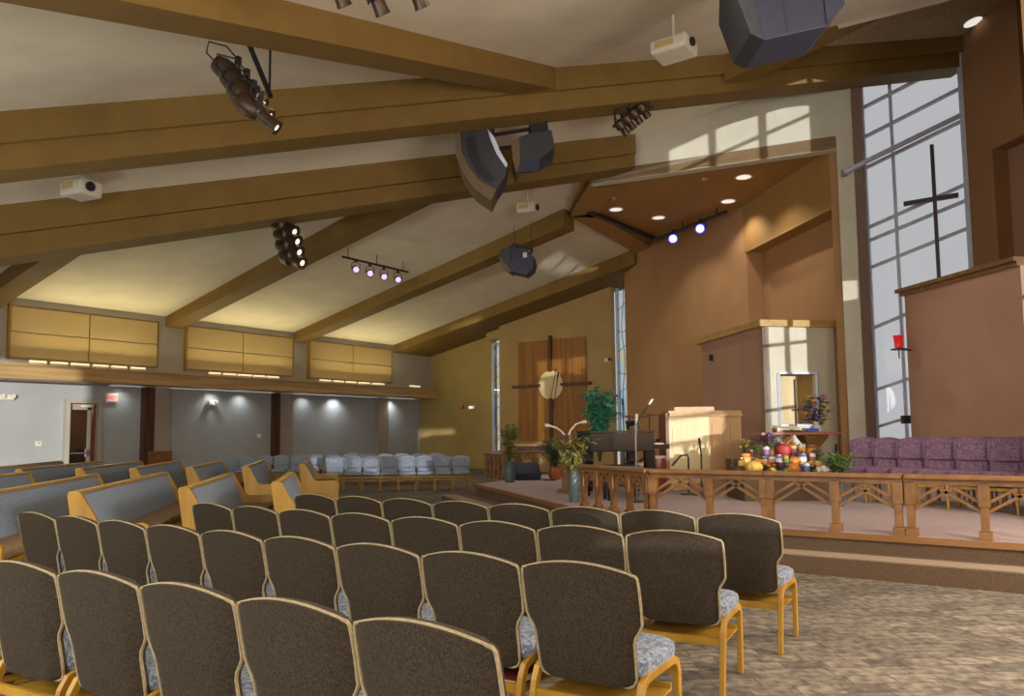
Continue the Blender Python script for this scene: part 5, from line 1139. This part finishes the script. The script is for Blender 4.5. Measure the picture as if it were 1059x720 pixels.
t = thing('hanging_speaker', 'big navy black speaker cut by the top edge of the view', 'speaker', o_, RZC)
MB().prism(l2_([(764, -30), (846, -30), (862, 8), (848, 38), (843, 42), (780, 56), (770, 20)]), prf(.05), .7).build('cabinet', 'spkblue', t, bevel=.015)
MB().prism(l2_([(755, -30), (765, -30), (780, 56), (767, 49), (753, 6)]), prf(.05), .72).build('side_panel', 'spk', t, bevel=.008)
MB().prism(l2_([(838, -30), (858, -30), (864, 2), (862, 20), (849, 36), (843, 40)]), prf(.05), .74).build('side_panel', 'spkblue', t, bevel=.008)
MB().prism(l2_([(795, -25), (798, -25), (807, 47), (804, 48)]), prf(-.3), .012).build('seam', 'spk', t)
MB().tube([V(((862-808)*s_, .1, (20-4)*s_)), V(((865-808)*s_, .1, (20-9)*s_)), V(((862-808)*s_, .1, (20-18)*s_))], .015, 6).build('handle', 'gunmetal', t)
w_ = o_+V((0, 0, 1))
for xa in (-.4, .4):
    w_ = o_+Mx @ V((xa, 0, .55)); MB().tube([(xa, .05, .5), (xa, .05, max(.7, ceilz(w_.x, w_.y)-o_.z))], .01, 5).build('cable', 'black', t)
# sprinkler heads
for px, py, lab in ((729, 185, 'tiny sprinkler head between two downlights of the dropped ceiling'), (634, 205, 'small sprinkler head beside the downlight at the soffit edge')):
    p = onZ(px, py, H); t = thing('sprinkler', lab, 'sprinkler', p, 0, 'ceiling sprinklers'); MB().lathe([(0, -.06), (.05, -.06), (.05, -.05), (.02, -.04), (.03, 0), (0, 0)], (0, 0, 0), 12).build('head', 'brass', t); MB().lathe([(0, -.012), (.07, -.012), (.07, 0), (0, 0)], (0, 0, 0), 14).build('plate', 'white', t)
# ------------------------------------------------------------------ light
w = bpy.data.worlds.new('sky'); sc.world = w; w.use_nodes = True
bg = w.node_tree.nodes['Background']; bg.inputs['Color'].default_value = (.99, .99, 1, 1); bg.inputs['Strength'].default_value = .5
sun = bpy.data.lights.new('sun', 'SUN'); sun.energy = 3.7; sun.angle = R(.5); sun.color = (1, .98, .94)
suno = bpy.data.objects.new('sun', sun); COL.objects.link(suno)
sd = V((.7, 1, -.03)); suno.rotation_euler = sd.to_track_quat('-Z', 'Y').to_euler()
def spot(p, to, e, ang=70, col=(1, .9, .74), blend=.6, r=.06):
    l = bpy.data.lights.new('lamp', 'SPOT'); l.energy = e; l.spot_size = R(ang); l.spot_blend = blend; l.color = col; l.shadow_soft_size = r
    o = bpy.data.objects.new('lamp', l); COL.objects.link(o); o.location = p; o.rotation_euler = (V(to)-V(p)).to_track_quat('-Z', 'Y').to_euler()
def area(p, to, e, sx, sy, col=(1, .86, .62)):
    l = bpy.data.lights.new('lamp', 'AREA'); l.shape = 'RECTANGLE'; l.size = sx; l.size_y = sy; l.energy = e; l.color = col
    o = bpy.data.objects.new('lamp', l); COL.objects.link(o); o.location = p; o.rotation_euler = (V(to)-V(p)).to_track_quat('-Z', 'Y').to_euler()
for x0, x1 in ((8.6, 12.3), (13.4, 17.3), (18.4, 22.5)):     # the uplights on the ledge
    area(((x0+x1)/2, YL-.36, zl1+.16), ((x0+x1)/2, YL-2.2, zl1+2), 55, x1-x0, .08, (1, .84, .45))
for p in so[:0]: pass
for q in ((660, 183), (637, 216), (681, 225), (769, 182), (753, 207)):
    p = onZ(*q, H-.02); spot(p-V((0, 0, .02)), p-V((0, 0, 5)), 150, 120)
# added spots below the ceiling over the seats, without fixtures
for x, y in ((6, 4), (0, 4.5), (8, 3), (15, 14), (14, 18)):
    zz = min(zfar(y), znear(x, y) if (x+y < A0.x+A0.y) else 99)
    spot((x, y, zz-.08), (x, y, 0), 70, 130, (1, .92, .8), .8, .12)
def fill_light(p, e, col=(1, .9, .74), r=.25):
    l = bpy.data.lights.new('lamp', 'POINT'); l.energy = e; l.color = col; l.shadow_soft_size = r
    o = bpy.data.objects.new('lamp', l); COL.objects.link(o); o.location = p
for px, e in ((225, 18), (352, 40), (320, 16), (410, 28), (255, 18), (130, 12)):          # lamps under the ledge
    q = onY(px, 412, YL+.2); spot((q.x, YL+.32, zl0-.03), (q.x, YL+.5, 0), e*1.5, 140, (.92, .97, 1), 1, .05)
for (px, py, d_), (tx, ty, td), e in (((301, 262, 14.2), (571, 400, 25), 900), ((301, 262, 14.2), (470, 390, 28), 500), ((262, 105, 9.5), (705, 330, 19), 900), ((655, 126, 14.6), (1000, 360, 12), 500), ((655, 126, 14.6), (980, 520, 10), 300), ((388, 292, 19), (560, 470, 18), 300)):
    spot(at(px, py, d_), at(tx, ty, td), e, 55, (1, .92, .78), 1, .2)
# added fill lights along the open sides and in the hall, outside this view
for p, e in (((-2.5, 4, 2.6), 700), ((-1.5, 6.5, 2.8), 300), ((3.4, 13.2, 2.3), 170), (((dx0+dx1)/2, YW+1.3, 2.7), 30), ((5, -2.8, 3.0), 900), ((8, -2.8, 3.2), 700), ((-2, -2, 2.4), 600)): fill_light(p, e, (1, .95, .87), .7)
sc.view_settings.view_transform = 'Standard'; sc.view_settings.look = 'None'; sc.view_settings.exposure = 0; sc.view_settings.gamma = 1
sc.view_settings.use_curve_mapping = False
sc.cycles.max_bounces = 6; sc.cycles.diffuse_bounces = 4; sc.cycles.transparent_max_bounces = 12; sc.cycles.use_denoising = True
